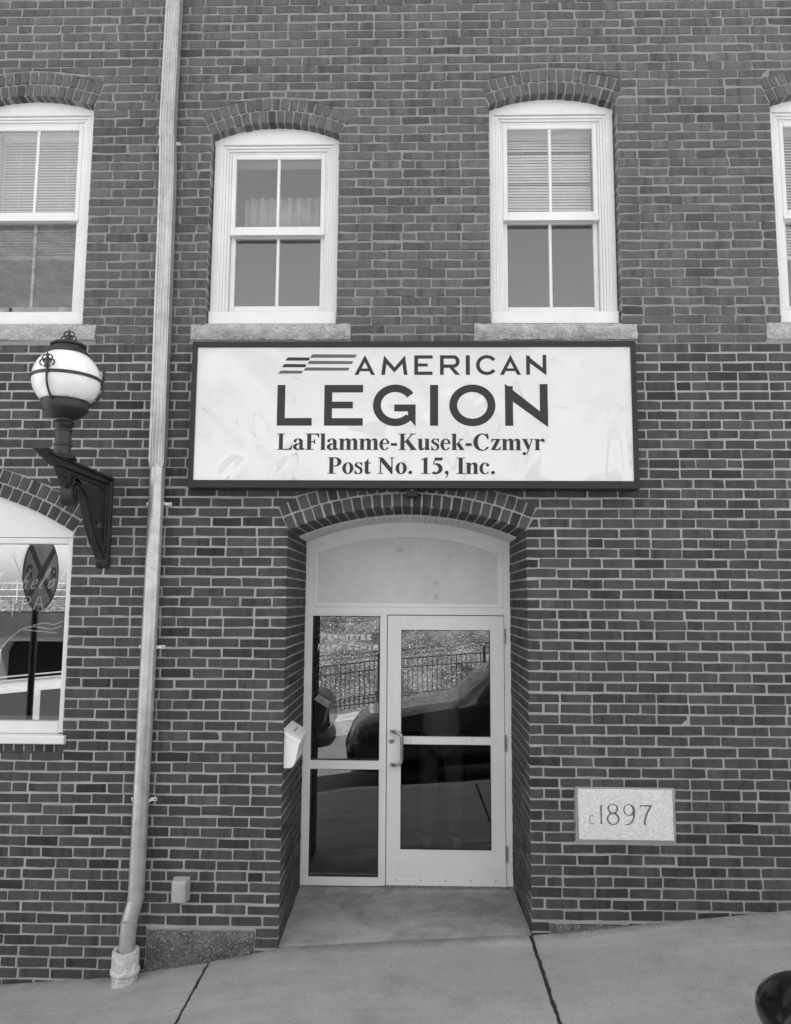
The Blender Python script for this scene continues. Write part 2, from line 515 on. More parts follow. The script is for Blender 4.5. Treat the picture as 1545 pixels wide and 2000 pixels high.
def empty(name, parent=None, loc=(0, 0, 0), rot=None):
    o = bpy.data.objects.new(name, None)
    o.empty_display_size = 0.1
    COL.objects.link(o)
    o.location = loc
    if rot: o.rotation_euler = rot
    if parent: o.parent = parent
    return o
def bevel(o, w=0.003, seg=2):
    md = o.modifiers.new('bevel', 'BEVEL'); md.width = w; md.segments = seg; md.limit_method = 'ANGLE'; md.angle_limit = R_(35)
    return o
def arc_z(x, c, a, spring, crown):
    """height of a segmental arch over x"""
    h = crown-spring
    Rr = (a*a+h*h)/(2*h)
    d = Rr*Rr-(x-c)**2
    return crown-Rr+math.sqrt(max(d, 0))
def smoothstep(a, b, x):
    t = min(1, max(0, (x-a)/(b-a)))
    return t*t*(3-2*t)

# ------------------------------------------------------------------ ground levels (the street climbs to the right)
GX = [-80, -2.55, -1.82, -1.60, -0.97, -0.828, 0.738, 2.315, 80]
GZ = [-0.282-77.45*0.10, -0.282, -0.226, -0.178, -0.075, -0.042, 0.058, 0.229, 0.229+77.7*0.09]
def zw(x): return float(np.interp(x, GX, GZ))
KERB_Y = -2.30
def zs(x, y): return zw(x) + 0.02*y
def zr(x, y): return zw(x) - 0.046 - 0.13 - 0.055*(KERB_Y-0.15-y)
FAR_Y = -9.8
def zfar(x, y): return zr(x, FAR_Y) + 0.30 - 0.01*(FAR_Y-y)

def sheet(fn, x0, x1, y0, y1, nx, ny, skirt=0.0):
    mb = MB()
    vs, fs = [], []
    for j in range(ny+1):
        for i in range(nx+1):
            x = x0+(x1-x0)*i/nx; y = y0+(y1-y0)*j/ny
            vs.append((x, y, fn(x, y)))
    for j in range(ny):
        for i in range(nx):
            a = j*(nx+1)+i
            fs.append((a, a+1, a+nx+2, a+nx+1))
    if skirt:
        loop = [i for i in range(nx+1)] + [j*(nx+1)+nx for j in range(1, ny+1)] + [ny*(nx+1)+i for i in range(nx-1, -1, -1)] + [j*(nx+1) for j in range(ny-1, 0, -1)]
        o = len(vs)
        for k in loop:
            v = vs[k]; vs.append((v[0], v[1], v[2]-skirt))
        n = len(loop)
        for k in range(n):
            k2 = (k+1) % n
            fs.append((loop[k], loop[k2], o+k2, o+k))
    return mb.add(vs, fs)

ground = MB().add([(-400, -500, -14), (400, -500, -14), (400, 300, -14), (-400, 300, -14)], [(0, 1, 2, 3)]).build('ground', 'ground_earth')
tag(ground, 'flat brown earth reaching out to the horizon', 'ground', kind='structure')

sidewalk = tag(empty('sidewalk'), 'concrete sidewalk climbing to the right along the brick front', 'sidewalk', kind='structure')
joints = [-11.1, -9.1, -7.15, -5.19, -3.22, -1.252, 0.728, 2.70, 4.67, 6.64, 8.6]
gap = {-1.252: 0.014, 0.728: 0.021}
for a, b in zip(joints[:-1], joints[1:]):
    x0, x1 = a+gap.get(a, 0.012)/2, b-gap.get(b, 0.012)/2
    nx = max(8, int((x1-x0)/0.12))
    sh_ = sheet(zs, x0, x1, KERB_Y, 0.02, nx, 70, 0.13)
    rj = random.Random(int(a*100))
    jit_ = {}
    for q_, v_ in enumerate(sh_.v):
        if abs(v_[0]-x0) < 1e-6 or abs(v_[0]-x1) < 1e-6:
            k_ = (round(v_[0], 4), round(v_[1], 4))
            if k_ not in jit_: jit_[k_] = (rj.gauss(0, 0.0022), rj.gauss(0, 0.0012))
            dx_, dz_ = jit_[k_]
            sh_.v[q_] = (v_[0]+dx_, v_[1], v_[2]+dz_)
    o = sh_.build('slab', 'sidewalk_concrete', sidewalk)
    bevel(o, 0.006, 2)
sheet(lambda x, y: zs(x, y)-0.010, -11.1, 8.6, KERB_Y, 0.02, 120, 4).build('joint_filler', 'joint_dirt', sidewalk)
road = sheet(zr, -70, 70, FAR_Y, KERB_Y-0.15, 140, 12).build('road', 'asphalt')
tag(road, 'grey asphalt street sloping down to the left', 'road', kind='structure')
kerb = tag(empty('kerb'), 'granite kerb along the near sidewalk', 'kerb', kind='structure')
xk = -11.1
while xk < 8.6:
    sheet(lambda x, y: zs(x, KERB_Y)-0.002, xk+0.004, min(xk+1.8, 8.6)-0.004, KERB_Y-0.15, KERB_Y-0.003, 4, 1, 0.3).build('kerb_block', 'kerb_stone', kerb)
    xk += 1.8
far_kerb = tag(empty('kerb'), 'pale granite kerb on the far side of the street', 'kerb', kind='structure')
xk = -30
while xk < 30:
    sheet(lambda x, y: zfar(x, FAR_Y), xk+0.006, xk+1.994, FAR_Y-0.16, FAR_Y, 3, 1, 0.45).build('kerb_block', 'kerb_stone', far_kerb)
    xk += 2.0
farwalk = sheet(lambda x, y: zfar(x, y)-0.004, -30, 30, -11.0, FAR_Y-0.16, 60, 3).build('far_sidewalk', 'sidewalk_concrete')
tag(farwalk, 'sunlit sidewalk on the far side of the street', 'sidewalk', kind='structure')

# ------------------------------------------------------------------ the brick building
PV, PH = 0.0655, 0.2026
ZROW0 = 0.375
Z_TOP = 8.6
XL, XR = -6.0, 6.0
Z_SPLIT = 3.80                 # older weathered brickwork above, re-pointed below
GAPX, GAPZ = 0.0115, 0.0122

class Arch:
    def __init__(s, x0, x1, spring, crown, T=0.188, base=None):
        s.x0, s.x1, s.spring, s.crown, s.T, s.base = x0, x1, spring, crown, T, base
        s.c = (x0+x1)/2; s.a = (x1-x0)/2
        h = crown-spring
        s.R = (s.a**2+h*h)/(2*h); s.zc = crown-s.R
        s.phi = math.asin(s.a/s.R)
    def half(s, z):
        if z < s.base: return None
        if z <= s.spring: return s.a
        ro = s.R+s.T
        if z >= s.zc+ro: return None
        return min(s.a*(z-s.zc)/(s.spring-s.zc), math.sqrt(max(ro*ro-(z-s.zc)**2, 0)))
    def iz(s, x, off=0.0):
        r = s.R+off
        return s.zc+math.sqrt(max(r*r-(x-s.c)**2, 0))

A_W1 = Arch(-3.150, -2.265, 5.546, 5.625, base=3.955)
A_W2 = Arch(-1.420, -0.530, 5.314, 5.411, base=3.955)
A_W3 = Arch(0.514, 1.390, 5.527, 5.611, base=3.955)
A_W4 = Arch(2.446, 3.322, 5.532, 5.616, base=3.955)
A_DOOR = Arch(-0.827, 0.735, 2.550, 2.708, base=-2.0)
A_LW = Arch(-4.750, -2.248, 2.530, 2.880, base=1.105)
ARCHES = [A_W1, A_W2, A_W3, A_W4, A_DOOR, A_LW]
# rectangular stones let into the brickwork: x0, x1, z0, z1
SILLS = [(-3.252, -2.170, 3.841, 3.955), (-1.518, -0.431, 3.841, 3.955), (0.401, 1.489, 3.838, 3.952), (2.348, 3.425, 3.840, 3.957)]
STONE_L = (-1.655, -0.974, -1.2, 0.062)
STONE_R = (0.845, 1.330, -1.2, 0.128)
PLAQUE = (1.012, 1.634, 0.624, 0.942)
RECTS = SILLS + [STONE_L, STONE_R, PLAQUE]

def excluded(z0, z1, exact=False):
    """list of (lo_bottom, lo_top, hi_bottom, hi_top) blocked between heights z0 and z1"""
    out = []
    for A in ARCHES:
        h0, h1 = A.half(z0+1e-5), A.half(z1-1e-5)
        if h0 is None and h1 is None: continue
        if h0 is None:
            if z1 < A.base+(z1-z0)*0.4 and not exact: continue
            h0 = h1
        if h1 is None:
            if not exact: continue          # course crossing the crown: cut from below instead
            h1 = h0*0.7
        out.append((A.c-h0, A.c-h1, A.c+h0, A.c+h1))
    for x0, x1, a, b in RECTS:
        ov = min(z1, b)-max(z0, a)
        if ov > (1e-6 if exact else 0.4*(z1-z0)):
            out.append((x0, x0, x1, x1))
    return sorted(out, key=lambda t: t[0]+t[1])
def free(z0, z1, exact=False):
    segs, lb, lt = [], XL, XL
    for e in excluded(z0, z1, exact):
        if e[0]+e[1] > lb+lt: segs.append((lb, lt, e[0], e[1]))
        if e[2]+e[3] > lb+lt: lb, lt = e[2], e[3]
    if lb+lt < 2*XR: segs.append((lb, lt, XR, XR))
    return segs

rnd = random.Random(11)
def brick_geo(q, y, depth, jit, rad):
    """brick with a wobbly chamfered outline; q = four (x,z) corners counter-clockwise from bottom left"""
    q = [Vector((p[0], p[1])) for p in q]
    ring = []
    for i in range(4):
        p, pv, nx = q[i], q[i-1], q[(i+1) % 4]
        d1, d2 = (pv-p), (nx-p)
        r1 = min(rad*rnd.uniform(0.5, 1.6), d1.length*0.3); r2 = min(rad*rnd.uniform(0.5, 1.6), d2.length*0.3)
        a = p + (d1.normalized()*r1 if d1.length > 1e-6 else d1)
        b = p + (d2.normalized()*r2 if d2.length > 1e-6 else d2)
        ring += [a, b]
        if d2.length > 0.07:
            ring.append(p+d2*rnd.uniform(0.3, 0.7))
    ring = [p+Vector((rnd.gauss(0, jit), rnd.gauss(0, jit))) for p in ring]
    c = sum(ring, Vector((0, 0)))/len(ring)
    tilt = rnd.gauss(0, 0.006); tz = rnd.gauss(0, 0.010)
    fy = lambda p: y + (p.x-c.x)*tilt + (p.y-c.y)*tz
    n = len(ring)
    inn = []
    for p in ring:
        d = c-p
        inn.append(p + Vector((math.copysign(min(0.003, abs(d.x)*0.4), d.x), math.copysign(min(0.0025, abs(d.y)*0.4), d.y))))
    vs = [(p.x, fy(p), p.y) for p in inn] + [(p.x, fy(p)+0.0025, p.y) for p in ring] + [(p.x, depth, p.y) for p in ring]
    fs = [tuple(range(n))]
    for k in (0, n):
        for i in range(n):
            j = (i+1) % n
            fs.append((k+i, k+n+i, k+n+j, k+j))
    return vs, fs
def tone_rand(up=False):
    u = rnd.random()+(0.03 if up else 0)
    if u < 0.036: return rnd.uniform(0.0, 0.06)
    if u < 0.11: return rnd.uniform(0.09, 0.2)
    return min(1, max(0.16, rnd.gauss(0.55, 0.2)))

def row_joints(n, lo, hi, z):
    """x of the head joints of course n"""
    ph = 0.0086 if n % 2 == 0 else 0.1156
    if z < 2.75 and hi < -0.5:
        ph = (-0.827-0.100) if n % 2 == 0 else (-0.827-0.2015)
    ph += rnd.gauss(0, 0.004)
    xs = []
    if n % 8 == 0:
        per = PH+0.1035
        k = math.floor((lo-ph)/per)-1
        x = ph+k*per
        while x < hi+per:
            xs += [x, x+PH]
            x += per
    else:
        k = math.floor((lo-ph)/PH)-1
        x = ph+k*PH
        while x < hi+PH:
            xs.append(x + rnd.gauss(0, 0.002))
            x += PH
    return xs

BRICKS = []      # (verts, faces, tone, upper?, centre, size)
n = math.floor((-1.2-ZROW0)/PV)
while ZROW0+PV*n < Z_TOP-0.03:
    zc = ZROW0+PV*n
    z0, z1 = zc-PV/2, zc+PV/2
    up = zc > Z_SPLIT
    row_up = up
    inview = zc < 6.6
    jit = 0.0021 if up else 0.0011
    gz = GAPZ*(1.02 if up else 1.0)
    wob = rnd.gauss(0, 0.0016 if up else 0.0008)
    for lb, lt, rb, rt in free(z0, z1):
        lm, rm = (lb+lt)/2, (rb+rt)/2
        xs = [x for x in row_joints(n, lm, rm, zc) if lm+0.055 < x < rm-0.055]
        edges = [None]+xs+[None]
        for i in range(len(edges)-1):
            a, b = edges[i], edges[i+1]
            g = GAPX*rnd.uniform(0.75, 1.35)
            gl = 0.004 if (abs(lm-XL) > 0.01) else 0
            xlb = a+g/2 if a is not None else lb+gl*rnd.uniform(0.2, 1.4)
            xlt = a+g/2 if a is not None else lt+gl*rnd.uniform(0.2, 1.4)
            xrb = b-g/2 if b is not None else rb-gl*rnd.uniform(0.2, 1.4)
            xrt = b-g/2 if b is not None else rt-gl*rnd.uniform(0.2, 1.4)
            xlb, xlt = max(xlb, lb), max(xlt, lt)
            xrb, xrt = min(xrb, rb), min(xrt, rt)
            xrb, xrt = max(xrb, xlb+0.002), max(xrt, xlt+0.002)
            if (xrb-xlb)+(xrt-xlt) < 0.03: continue
            s = rnd.gauss(0, 0.0010)
            zz0 = z0+gz/2+wob+s; zz1 = z1-gz/2+wob+s+rnd.gauss(0, 0.0010)
            zb_l, zb_r = zz0, zz0
            skip = False
            for A in ARCHES:
                ro = A.R+A.T
                if z0 < A.zc+ro < z1+0.001 and z0 > A.spring:
                    for xx in (xlb, (xlb+xrb)/2, xrb):
                        d = ro*ro-(xx-A.c)**2
                        if d <= 0: continue
                        ze = A.zc+math.sqrt(d)+0.009
                        if xx == xlb: zb_l = max(zb_l, ze)
                        elif xx == xrb: zb_r = max(zb_r, ze)
                    if min(zz1-zb_l, zz1-zb_r) < 0.004: skip = True
                    zb_l, zb_r = min(zb_l, zz1-0.004), min(zb_r, zz1-0.004)
                    if max(zz1-zb_l, zz1-zb_r) < 0.014: skip = True
                    else: skip = False
            if skip: continue
            if zb_l > zz0+0.002 or zb_r > zz0+0.002:
                q = [(xlb, zb_l), (xrb, zb_r), (xrt, zz1), (xlt, zz1)]
                vs, fs = brick_geo(q, rnd.gauss(0, 0.0011), 0.10, jit*0.5, 0.003)
                BRICKS.append((vs, fs, tone_rand(), up, ((xlb+xrb)/2, zc), 0.0))
                continue
            q = [(xlb, zz0+rnd.gauss(0, jit*0.7)), (xrb, zz0+rnd.gauss(0, jit*0.7)), (xrt, zz1+rnd.gauss(0, jit*0.7)), (xlt, zz1+rnd.gauss(0, jit*0.7))]
            near_door = zc < 2.56 and (abs(rm+0.827) < 0.02 and b is None or abs(lm-0.735) < 0.02 and a is None)
            depth = 0.10
            if near_door:
                w = (xrb-xlb+xrt-xlt)/2
                depth = 0.098 if w > 0.15 else 0.198
                sgn = 1 if abs(rm+0.827) < 0.02 else -1
                e = (-0.827 if sgn > 0 else 0.735)
                q = [(e if (sgn < 0 and k in (0, 3)) or (sgn > 0 and k in (1, 2)) else p[0], p[1]) for k, p in enumerate(q)]
            vs, fs = brick_geo(q, rnd.gauss(0, 0.0011), depth, jit, 0.0045 if up else 0.0032)
            BRICKS.append((vs, fs, tone_rand(up), up, ((xlb+xrb)/2, zc), (xrb-xlb+xrt-xlt)/2*(zz1-zz0)))
    n += 1

building = tag(empty('brick_building', loc=(0, 0, 0)), 'red brick clubhouse front with arched windows and a recessed white entrance door', 'building')

# mortar backing, cut exactly to the openings
def mortar(zlo, zhi, name, mat):
    zz = {zlo, zhi}
    k = math.floor((zlo-ZROW0)/PV)
    while ZROW0+PV*(k+0.5) < zhi:
        z = ZROW0+PV*(k+0.5)
        if z > zlo: zz.add(z)
        k += 1
    for A in ARCHES:
        zz |= {A.base, A.spring, A.zc+A.R+A.T}
        for i in range(1, 40):
            zz.add(A.spring+(A.zc+A.R+A.T-A.spring)*i/40)
    for r in RECTS: zz |= {r[2], r[3]}
    zz = sorted(z for z in zz if zlo <= z <= zhi)
    mb = MB()
    for a, b in zip(zz[:-1], zz[1:]):
        if b-a < 1e-5: continue
        for lb, lt, rb, rt in free(a, b, True):
            mb.add([(lb, 0.0042, a), (rb, 0.0042, a), (rt, 0.0042, b), (lt, 0.0042, b)], [(0, 1, 2, 3)])
    return mb
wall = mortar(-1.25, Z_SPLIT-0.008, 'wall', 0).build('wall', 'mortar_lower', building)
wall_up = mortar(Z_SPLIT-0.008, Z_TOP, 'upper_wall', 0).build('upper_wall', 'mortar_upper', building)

# the 300 largest bricks in the picture are parts of their own, all others are one field
def proj(x, z, y=0.0):
    p = Vector((x, y, z))-CAM
    c = p.dot(F0)
    return 772.5+1500*p.dot(CR)/c, 1000-1500*p.dot(CU)/c, c
cand = []
for i, b in enumerate(BRICKS):
    px, py, c = proj(*b[4])
    if not (30 < px < 1510 and 8 < py < 1985): continue
    if 300-0.085*(py-900) - 45 < px < 300-0.085*(py-900)+70 and py > 880: continue
    if 350 < px < 1260 and 655 < py < 965: continue
    if b[4][1] < zw(b[4][0])+0.05: continue
    cand.append((b[5]/c/c, i))
cand.sort(reverse=True)
single = set(i for _, i in cand[:300])
field_lo, field_up, far_mb = MB(), MB(), MB()
for i, (vs, fs, t, up, c, s) in enumerate(BRICKS):
    if i in single:
        mb = MB(); mb.add([(v[0]-c[0], v[1], v[2]-c[1]) for v in vs], fs, t)
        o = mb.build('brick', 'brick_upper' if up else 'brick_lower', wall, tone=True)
        o.location = (c[0], 0, c[1])
    else:
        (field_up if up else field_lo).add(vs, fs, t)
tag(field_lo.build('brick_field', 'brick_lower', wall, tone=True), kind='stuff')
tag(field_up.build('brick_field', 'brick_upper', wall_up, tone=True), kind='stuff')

# solid body behind the front: reveals, side walls, roof
def body():
    mb = MB()
    mb.box(XL, XL+0.3, 0.02, 9, -1.25, Z_TOP)
    mb.box(XR-0.3, XR, 0.02, 9, -1.25, Z_TOP)
    mb.box(XL+0.3, XR-0.3, 8.7, 9, -1.25, Z_TOP)
    mb.box(XL+0.3, XR-0.3, 0.02, 8.7, Z_TOP-0.25, Z_TOP-0.02)
    mb.build('side_walls', 'mortar_lower', building)
body()

# brick arches
def voussoirs(A, name, up, pitch, jit, depth=0.10, rings=2, deep=False):
    part = empty(name, building)
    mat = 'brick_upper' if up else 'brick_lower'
    mb = MB()                                # mortar between them
    vs, fs = [], []
    K = 48
    for k in range(K+1):
        w = -A.phi-0.05 + (2*A.phi+0.10)*k/K
        for r in (A.R+0.002, A.R+A.T+0.012):
            vs.append((A.c+r*math.sin(w), 0.0062, A.zc+r*math.cos(w)))
    for k in range(K):
        fs.append((2*k, 2*k+1, 2*k+3, 2*k+2))
    o = len(vs)
    ydeep = 0.5 if deep else 0.32
    for k in range(K+1):
        w = -A.phi + 2*A.phi*k/K
        for y in (0.0062, ydeep):
            vs.append((A.c+(A.R+0.004)*math.sin(w), y, A.zc+(A.R+0.004)*math.cos(w)))
    for k in range(K):
        fs.append((o+2*k, o+2*k+1, o+2*k+3, o+2*k+2))
    mb.add(vs, fs)
    mb.build('arch_mortar', 'mortar_upper' if up else 'mortar_lower', part)
    for ring in range(rings):
        r0 = A.R + 0.002 + ring*0.0945; r1 = r0+0.083
        cnt = max(3, round(2*A.phi*(r0+0.04)/pitch))
        st = 2*A.phi/cnt
        for k in range(cnt):
            w0 = -A.phi+k*st; w1 = w0+st
            g = 0.0125
            def pt(r, w): return (A.c+r*math.sin(w)+rnd.gauss(0, jit*0.6), A.zc+r*math.cos(w)+rnd.gauss(0, jit*0.6))
            q = [pt(r0, w0+g/2/r0), pt(r0, w1-g/2/r0), pt(r1, w1-g/2/r1), pt(r1, w0+g/2/r1)]
            d = depth
            if deep and ring == 0: d = 0.20 if k % 2 == 0 else 0.095
            bv, bf = brick_geo(q, rnd.gauss(-0.001, 0.0012), d, jit, 0.004)
            c = (sum(p[0] for p in q)/4, sum(p[1] for p in q)/4)
            b = MB(); b.add([(v[0]-c[0], v[1], v[2]-c[1]) for v in bv], bf, tone_rand())
            o = b.build('brick', mat, part, tone=True); o.location = (c[0], 0, c[1])
    if deep:
        mb = MB()
        cnt = max(3, round(2*A.phi*(A.R+0.042)/pitch)); st = 2*A.phi/cnt
        for k in range(cnt):
            cuts = [(0.21, 0.30), (0.31, 0.498)] if k % 2 == 0 else [(0.105, 0.295), (0.305, 0.40), (0.41, 0.498)]
            for ya, yb in cuts:
                w0 = -A.phi+k*st+0.006/A.R; w1 = w0+st-0.012/A.R
                q = [(A.c+r*math.sin(w), A.zc+r*math.cos(w)) for r, w in ((A.R+0.002, w0), (A.R+0.002, w1), (A.R+0.07, w1), (A.R+0.07, w0))]
                mb.prism(q, ya, yb, tone_rand())
        tag(mb.build('soffit_bricks', mat, part, tone=True), kind='stuff')
    return part
voussoirs(A_W1, 'window_arch', True, 0.060, 0.0018)
voussoirs(A_W2, 'window_arch', True, 0.060, 0.0018)
voussoirs(A_W3, 'window_arch', True, 0.060, 0.0018)
voussoirs(A_W4, 'window_arch', True, 0.060, 0.0018)
voussoirs(A_DOOR, 'door_arch', False, 0.0655, 0.0012, deep=True)
voussoirs(A_LW, 'window_arch', False, 0.072, 0.0014)

# window reveals
for A in (A_W1, A_W2, A_W3, A_W4, A_LW):
    mb = MB()
    up = A.base > 3
    mb.box(A.x0-0.2, A.x0-0.0045, 0.012, 0.33, A.base-0.02, A.spring+0.02)
    mb.box(A.x1+0.0045, A.x1+0.2, 0.012, 0.33, A.base-0.02, A.spring+0.02)
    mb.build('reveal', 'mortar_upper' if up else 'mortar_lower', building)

# doorway jambs: coursed bricks returning into the recess
REC = 0.90
mb, mm = MB(), MB()
n = math.floor((-0.4-ZROW0)/PV)
while ZROW0+PV*n < 2.66:
    zc = ZROW0+PV*n
    z0, z1 = zc-PV/2+GAPZ/2, zc+PV/2-GAPZ/2
    for sgn, X in ((1, -0.827), (-1, 0.735)):
        y = 0.11 if n % 2 == (0 if sgn < 0 else 1) else 0.21
        if sgn > 0: y = 0.21 if n % 2 == 0 else 0.11
        if sgn < 0: y = 0.21 if n % 2 == 0 else 0.11
        while y < REC-0.01:
            L_ = 0.19 if (n % 8) else rnd.choice((0.19, 0.09))
            y1 = min(y+L_, REC+0.02)
            if REC+0.02-y1 < 0.05: y1 = REC+0.02
            f = rnd.gauss(0, 0.0008)
            xa, xb = sorted((X+sgn*f, X-sgn*0.05))
            mb.box(xa, xb, y, y1, z0+rnd.gauss(0, 0.0007), z1+rnd.gauss(0, 0.0007), tone_rand())
            y = y1+0.010
    n += 1
tag(mb.build('jamb_bricks', 'brick_lower', building, tone=True), kind='stuff')
mm.box(-1.0, -0.8312, 0.0078, REC+0.05, -0.5, 2.70)
mm.box(0.7392, 0.95, 0.0078, REC+0.05, -0.5, 2.70)
mm.build('jamb_mortar', 'mortar_lower', building)

# granite stones
def rough_stone(name, x0, x1, y0, y1, z0, z1, mat, parent, amp=0.012, seed=1, smooth_top=True):
    r = random.Random(seed)
    nx = max(4, int((x1-x0)/0.03)); nz = max(3, int((z1-z0)/0.02))
    vs, fs = [], []
    for j in range(nz+1):
        for i in range(nx+1):
            x = x0+(x1-x0)*i/nx; z = z0+(z1-z0)*j/nz
            edge = min(i, nx-i, j, nz-j)
            d = 0 if edge == 0 else (r.uniform(0.4, 1.3) if edge > 1 else r.uniform(0.2, 0.7))
            jx = r.gauss(0, 0.002) if i not in (0, nx) else r.gauss(0, 0.0012)
            jz = r.gauss(0, 0.0018)
            vs.append((x+jx, y0+amp*(1-d)+0.5*amp*math.sin(x*9+seed)*math.sin(z*23+seed*2), z+jz))
    for j in range(nz):
        for i in range(nx):
            a = j*(nx+1)+i
            fs.append((a, a+1, a+nx+2, a+nx+1))
    loop = [i for i in range(nx+1)] + [j*(nx+1)+nx for j in range(1, nz+1)] + [nz*(nx+1)+i for i in range(nx-1, -1, -1)] + [j*(nx+1) for j in range(nz-1, 0, -1)]
    o = len(vs)
    for k in loop: vs.append((vs[k][0], y1, vs[k][2]))
    for k in range(len(loop)):
        k2 = (k+1) % len(loop)
        fs.append((loop[k], loop[k2], o+k2, o+k))
    fs.append(tuple(o+k for k in range(len(loop))))
    mb = MB(); mb.add(vs, fs)
    return mb.build(name, mat, parent, angle=50)
rough_stone('foundation_stone', STONE_L[0]+0.012, STONE_L[1]-0.008, -0.022, 0.2, -0.5, 0.050, 'granite_dark', building, 0.014, 5)
rough_stone('foundation_stone', STONE_R[0]+0.008, STONE_R[1]+0.004, -0.012, 0.2, -0.5, 0.124, 'granite_dark', building, 0.008, 6)
for bx_ in [(STONE_L[0]-0.03, STONE_L[1]+0.01, 0.010, 0.2, -0.5, 0.09), (STONE_R[0]-0.02, STONE_R[1]+0.02, 0.014, 0.2, -0.5, 0.14), (PLAQUE[0]-0.01, PLAQUE[1]+0.01, 0.006, 0.2, PLAQUE[2]-0.01, PLAQUE[3]+0.01)] + [(r[0]-0.01, r[1]+0.01, 0.010, 0.3, r[2]-0.03, r[3]+0.003) for r in SILLS]:
    mb = MB(); mb.box(*bx_); mb.build('bedding_mortar', 'mortar_lower', building)

# entrance floor ramp inside the recess
def zramp(x, y):
    t = min(1, max(0, y/REC))
    return zs(x, 0)*(1-t) + (0.006+0.004*x)*t + 0.002
step = sheet(zramp, -0.835, 0.742, 0.024, REC+0.1, 24, 14, 0.1).build('threshold_slab', 'step_concrete')
tag(step, 'sloping concrete entrance slab between the brick jambs', 'step', kind='structure')

# ------------------------------------------------------------------ sash windows
def arch_strip(mb, A, off0, off1, xa, xb, y0, y1, k=24, zlow=None):
    """solid between heights A.iz(x,off0) (or zlow) and A.iz(x,off1)"""
    vs, fs = [], []
    for i in range(k+1):
        x = xa+(xb-xa)*i/k
        zt = A.iz(x, off1)
        zb = zlow if zlow is not None else A.iz(x, off0)
        for y in (y0, y1):
            vs += [(x, y, zb), (x, y, zt)]
    for i in range(k):
        a, b = 4*i, 4*i+4
        fs += [(a, b, b+1, a+1), (a+2, a+3, b+3, b+2), (a+1, b+1, b+3, a+3), (a, a+2, b+2, b)]
    fs += [(0, 1, 3, 2), (4*k, 4*k+2, 4*k+3, 4*k+1)]
    mb.add(vs, fs)
def sash(mb, x0, x1, z0, z1, y0, y1, st, top, bot, b=0.004):
    mb.bbox(x0, x0+st, y0, y1, z0, z1, b)
    mb.bbox(x1-st, x1, y0, y1, z0, z1, b)
    mb.bbox(x0+st, x1-st, y0+0.002, y1, z1-top, z1, b)
    mb.bbox(x0+st, x1-st, y0+0.002, y1, z0, z0+bot, b)
def window(A, sill, gx0, gx1, z, glass='glass_upper', seed=1):
    """z: nosing top, bottom rail top, lower glass top, upper glass bottom, upper glass top, moulding top"""
    zn, zb, zl, zu, zt, zm = z
    w = empty('window', building)
    cx = (gx0+gx1)/2
    cas = MB()
    zb0 = sill[3]-0.004
    cas.bbox(A.x0+0.002, gx0-0.088, 0.078, 0.30, zb0+0.05, zm+0.02, 0.006)
    cas.bbox(gx1+0.088, A.x1-0.002, 0.078, 0.30, zb0+0.05, zm+0.02, 0.006)
    # stepped mouldings inside the casing
    for k, (o, y) in enumerate(((0.088, 0.086), (0.068, 0.096), (0.050, 0.108))):
        o2 = (0.068, 0.050, 0.034)[k]
        zz = zm-(0.088-o)*0.95
        zz2 = zm-(0.088-o2)*0.95
        cas.bbox(gx0-o, gx0-o2, y, 0.30, zn, zz, 0.004)
        cas.bbox(gx1+o2, gx1+o, y, 0.30, zn, zz, 0.004)
        cas.bbox(gx0-o2, gx1+o2, y+0.001, 0.30, zz2, zz, 0.004)
    cas.build('casing', 'white_paint', w)
    hp = MB()
    arch_strip(hp, A, 0, 0.05, A.x0+0.002, A.x1-0.002, 0.074, 0.30, 28, zm+0.001)
    hp.build('head_panel', 'white_paint', w)
    ns = MB()
    ns.bbox(A.x0+0.001, A.x1-0.001, 0.045, 0.30, zb0, zn, 0.008)
    ns.build('sill_board', 'white_paint', w)
    us, lsh = MB(), MB()
    sash(us, gx0-0.033, gx1+0.033, zl+0.008, zt+0.05, 0.112, 0.150, 0.033, 0.05, zu-zl-0.008, 0.005)
    us.box(gx0-0.033, gx1+0.033, 0.104, 0.150, zl+0.001, zl+0.028)
    us.build('upper_sash', 'white_paint', w)
    sash(lsh, gx0-0.033, gx1+0.033, zn+0.004, zl+0.02, 0.152, 0.190, 0.033, 0.02, zb-zn-0.004, 0.005)
    lsh.build('lower_sash', 'white_paint', w)
    for k, (a, b, y) in enumerate(((zu, zt, 0.118), (zb, zl, 0.158))):
        mb = MB(); mb.bbox(cx-0.0105, cx+0.0105, y, y+0.022, a, b, 0.005); mb.build('muntin', 'white_paint', w)
        for p, q in ((gx0, cx-0.0105), (cx+0.0105, gx1)):
            mb = MB(); mb.box(p, q, y+0.011, y+0.014, a, b); mb.build('pane', glass, w)
    rough_stone('sill', sill[0], sill[1], -0.020, 0.16, sill[2], sill[3]-0.006, 'granite', w, 0.016, seed)
    # the room behind
    rm = MB()
    x0, x1, z0, z1, y0, y1 = A.x0-0.35, A.x1+0.35, sill[3]-0.8, A.crown+0.3, 0.34, 3.2
    rm.add([(x0, y0, z0), (x1, y0, z0), (x1, y0, z1), (x0, y0, z1), (x0, y1, z0), (x1, y1, z0), (x1, y1, z1), (x0, y1, z1)],
           [(4, 5, 6, 7), (0, 4, 7, 3), (1, 2, 6, 5), (0, 1, 5, 4), (3, 7, 6, 2)])
    rm.build('room', 'interior_wall', w)
    return w
W1 = window(A_W1, SILLS[0], -3.005, -2.415, (4.060, 4.135, 4.750, 4.819, 5.440, 5.526), 'glass_left', seed=2)
W2 = window(A_W2, SILLS[1], -1.269, -0.665, (4.060, 4.138, 4.635, 4.703, 5.207, 5.291), seed=3)
W3 = window(A_W3, SILLS[2], 0.650, 1.250, (4.055, 4.126, 4.734, 4.805, 5.421, 5.503), seed=4)
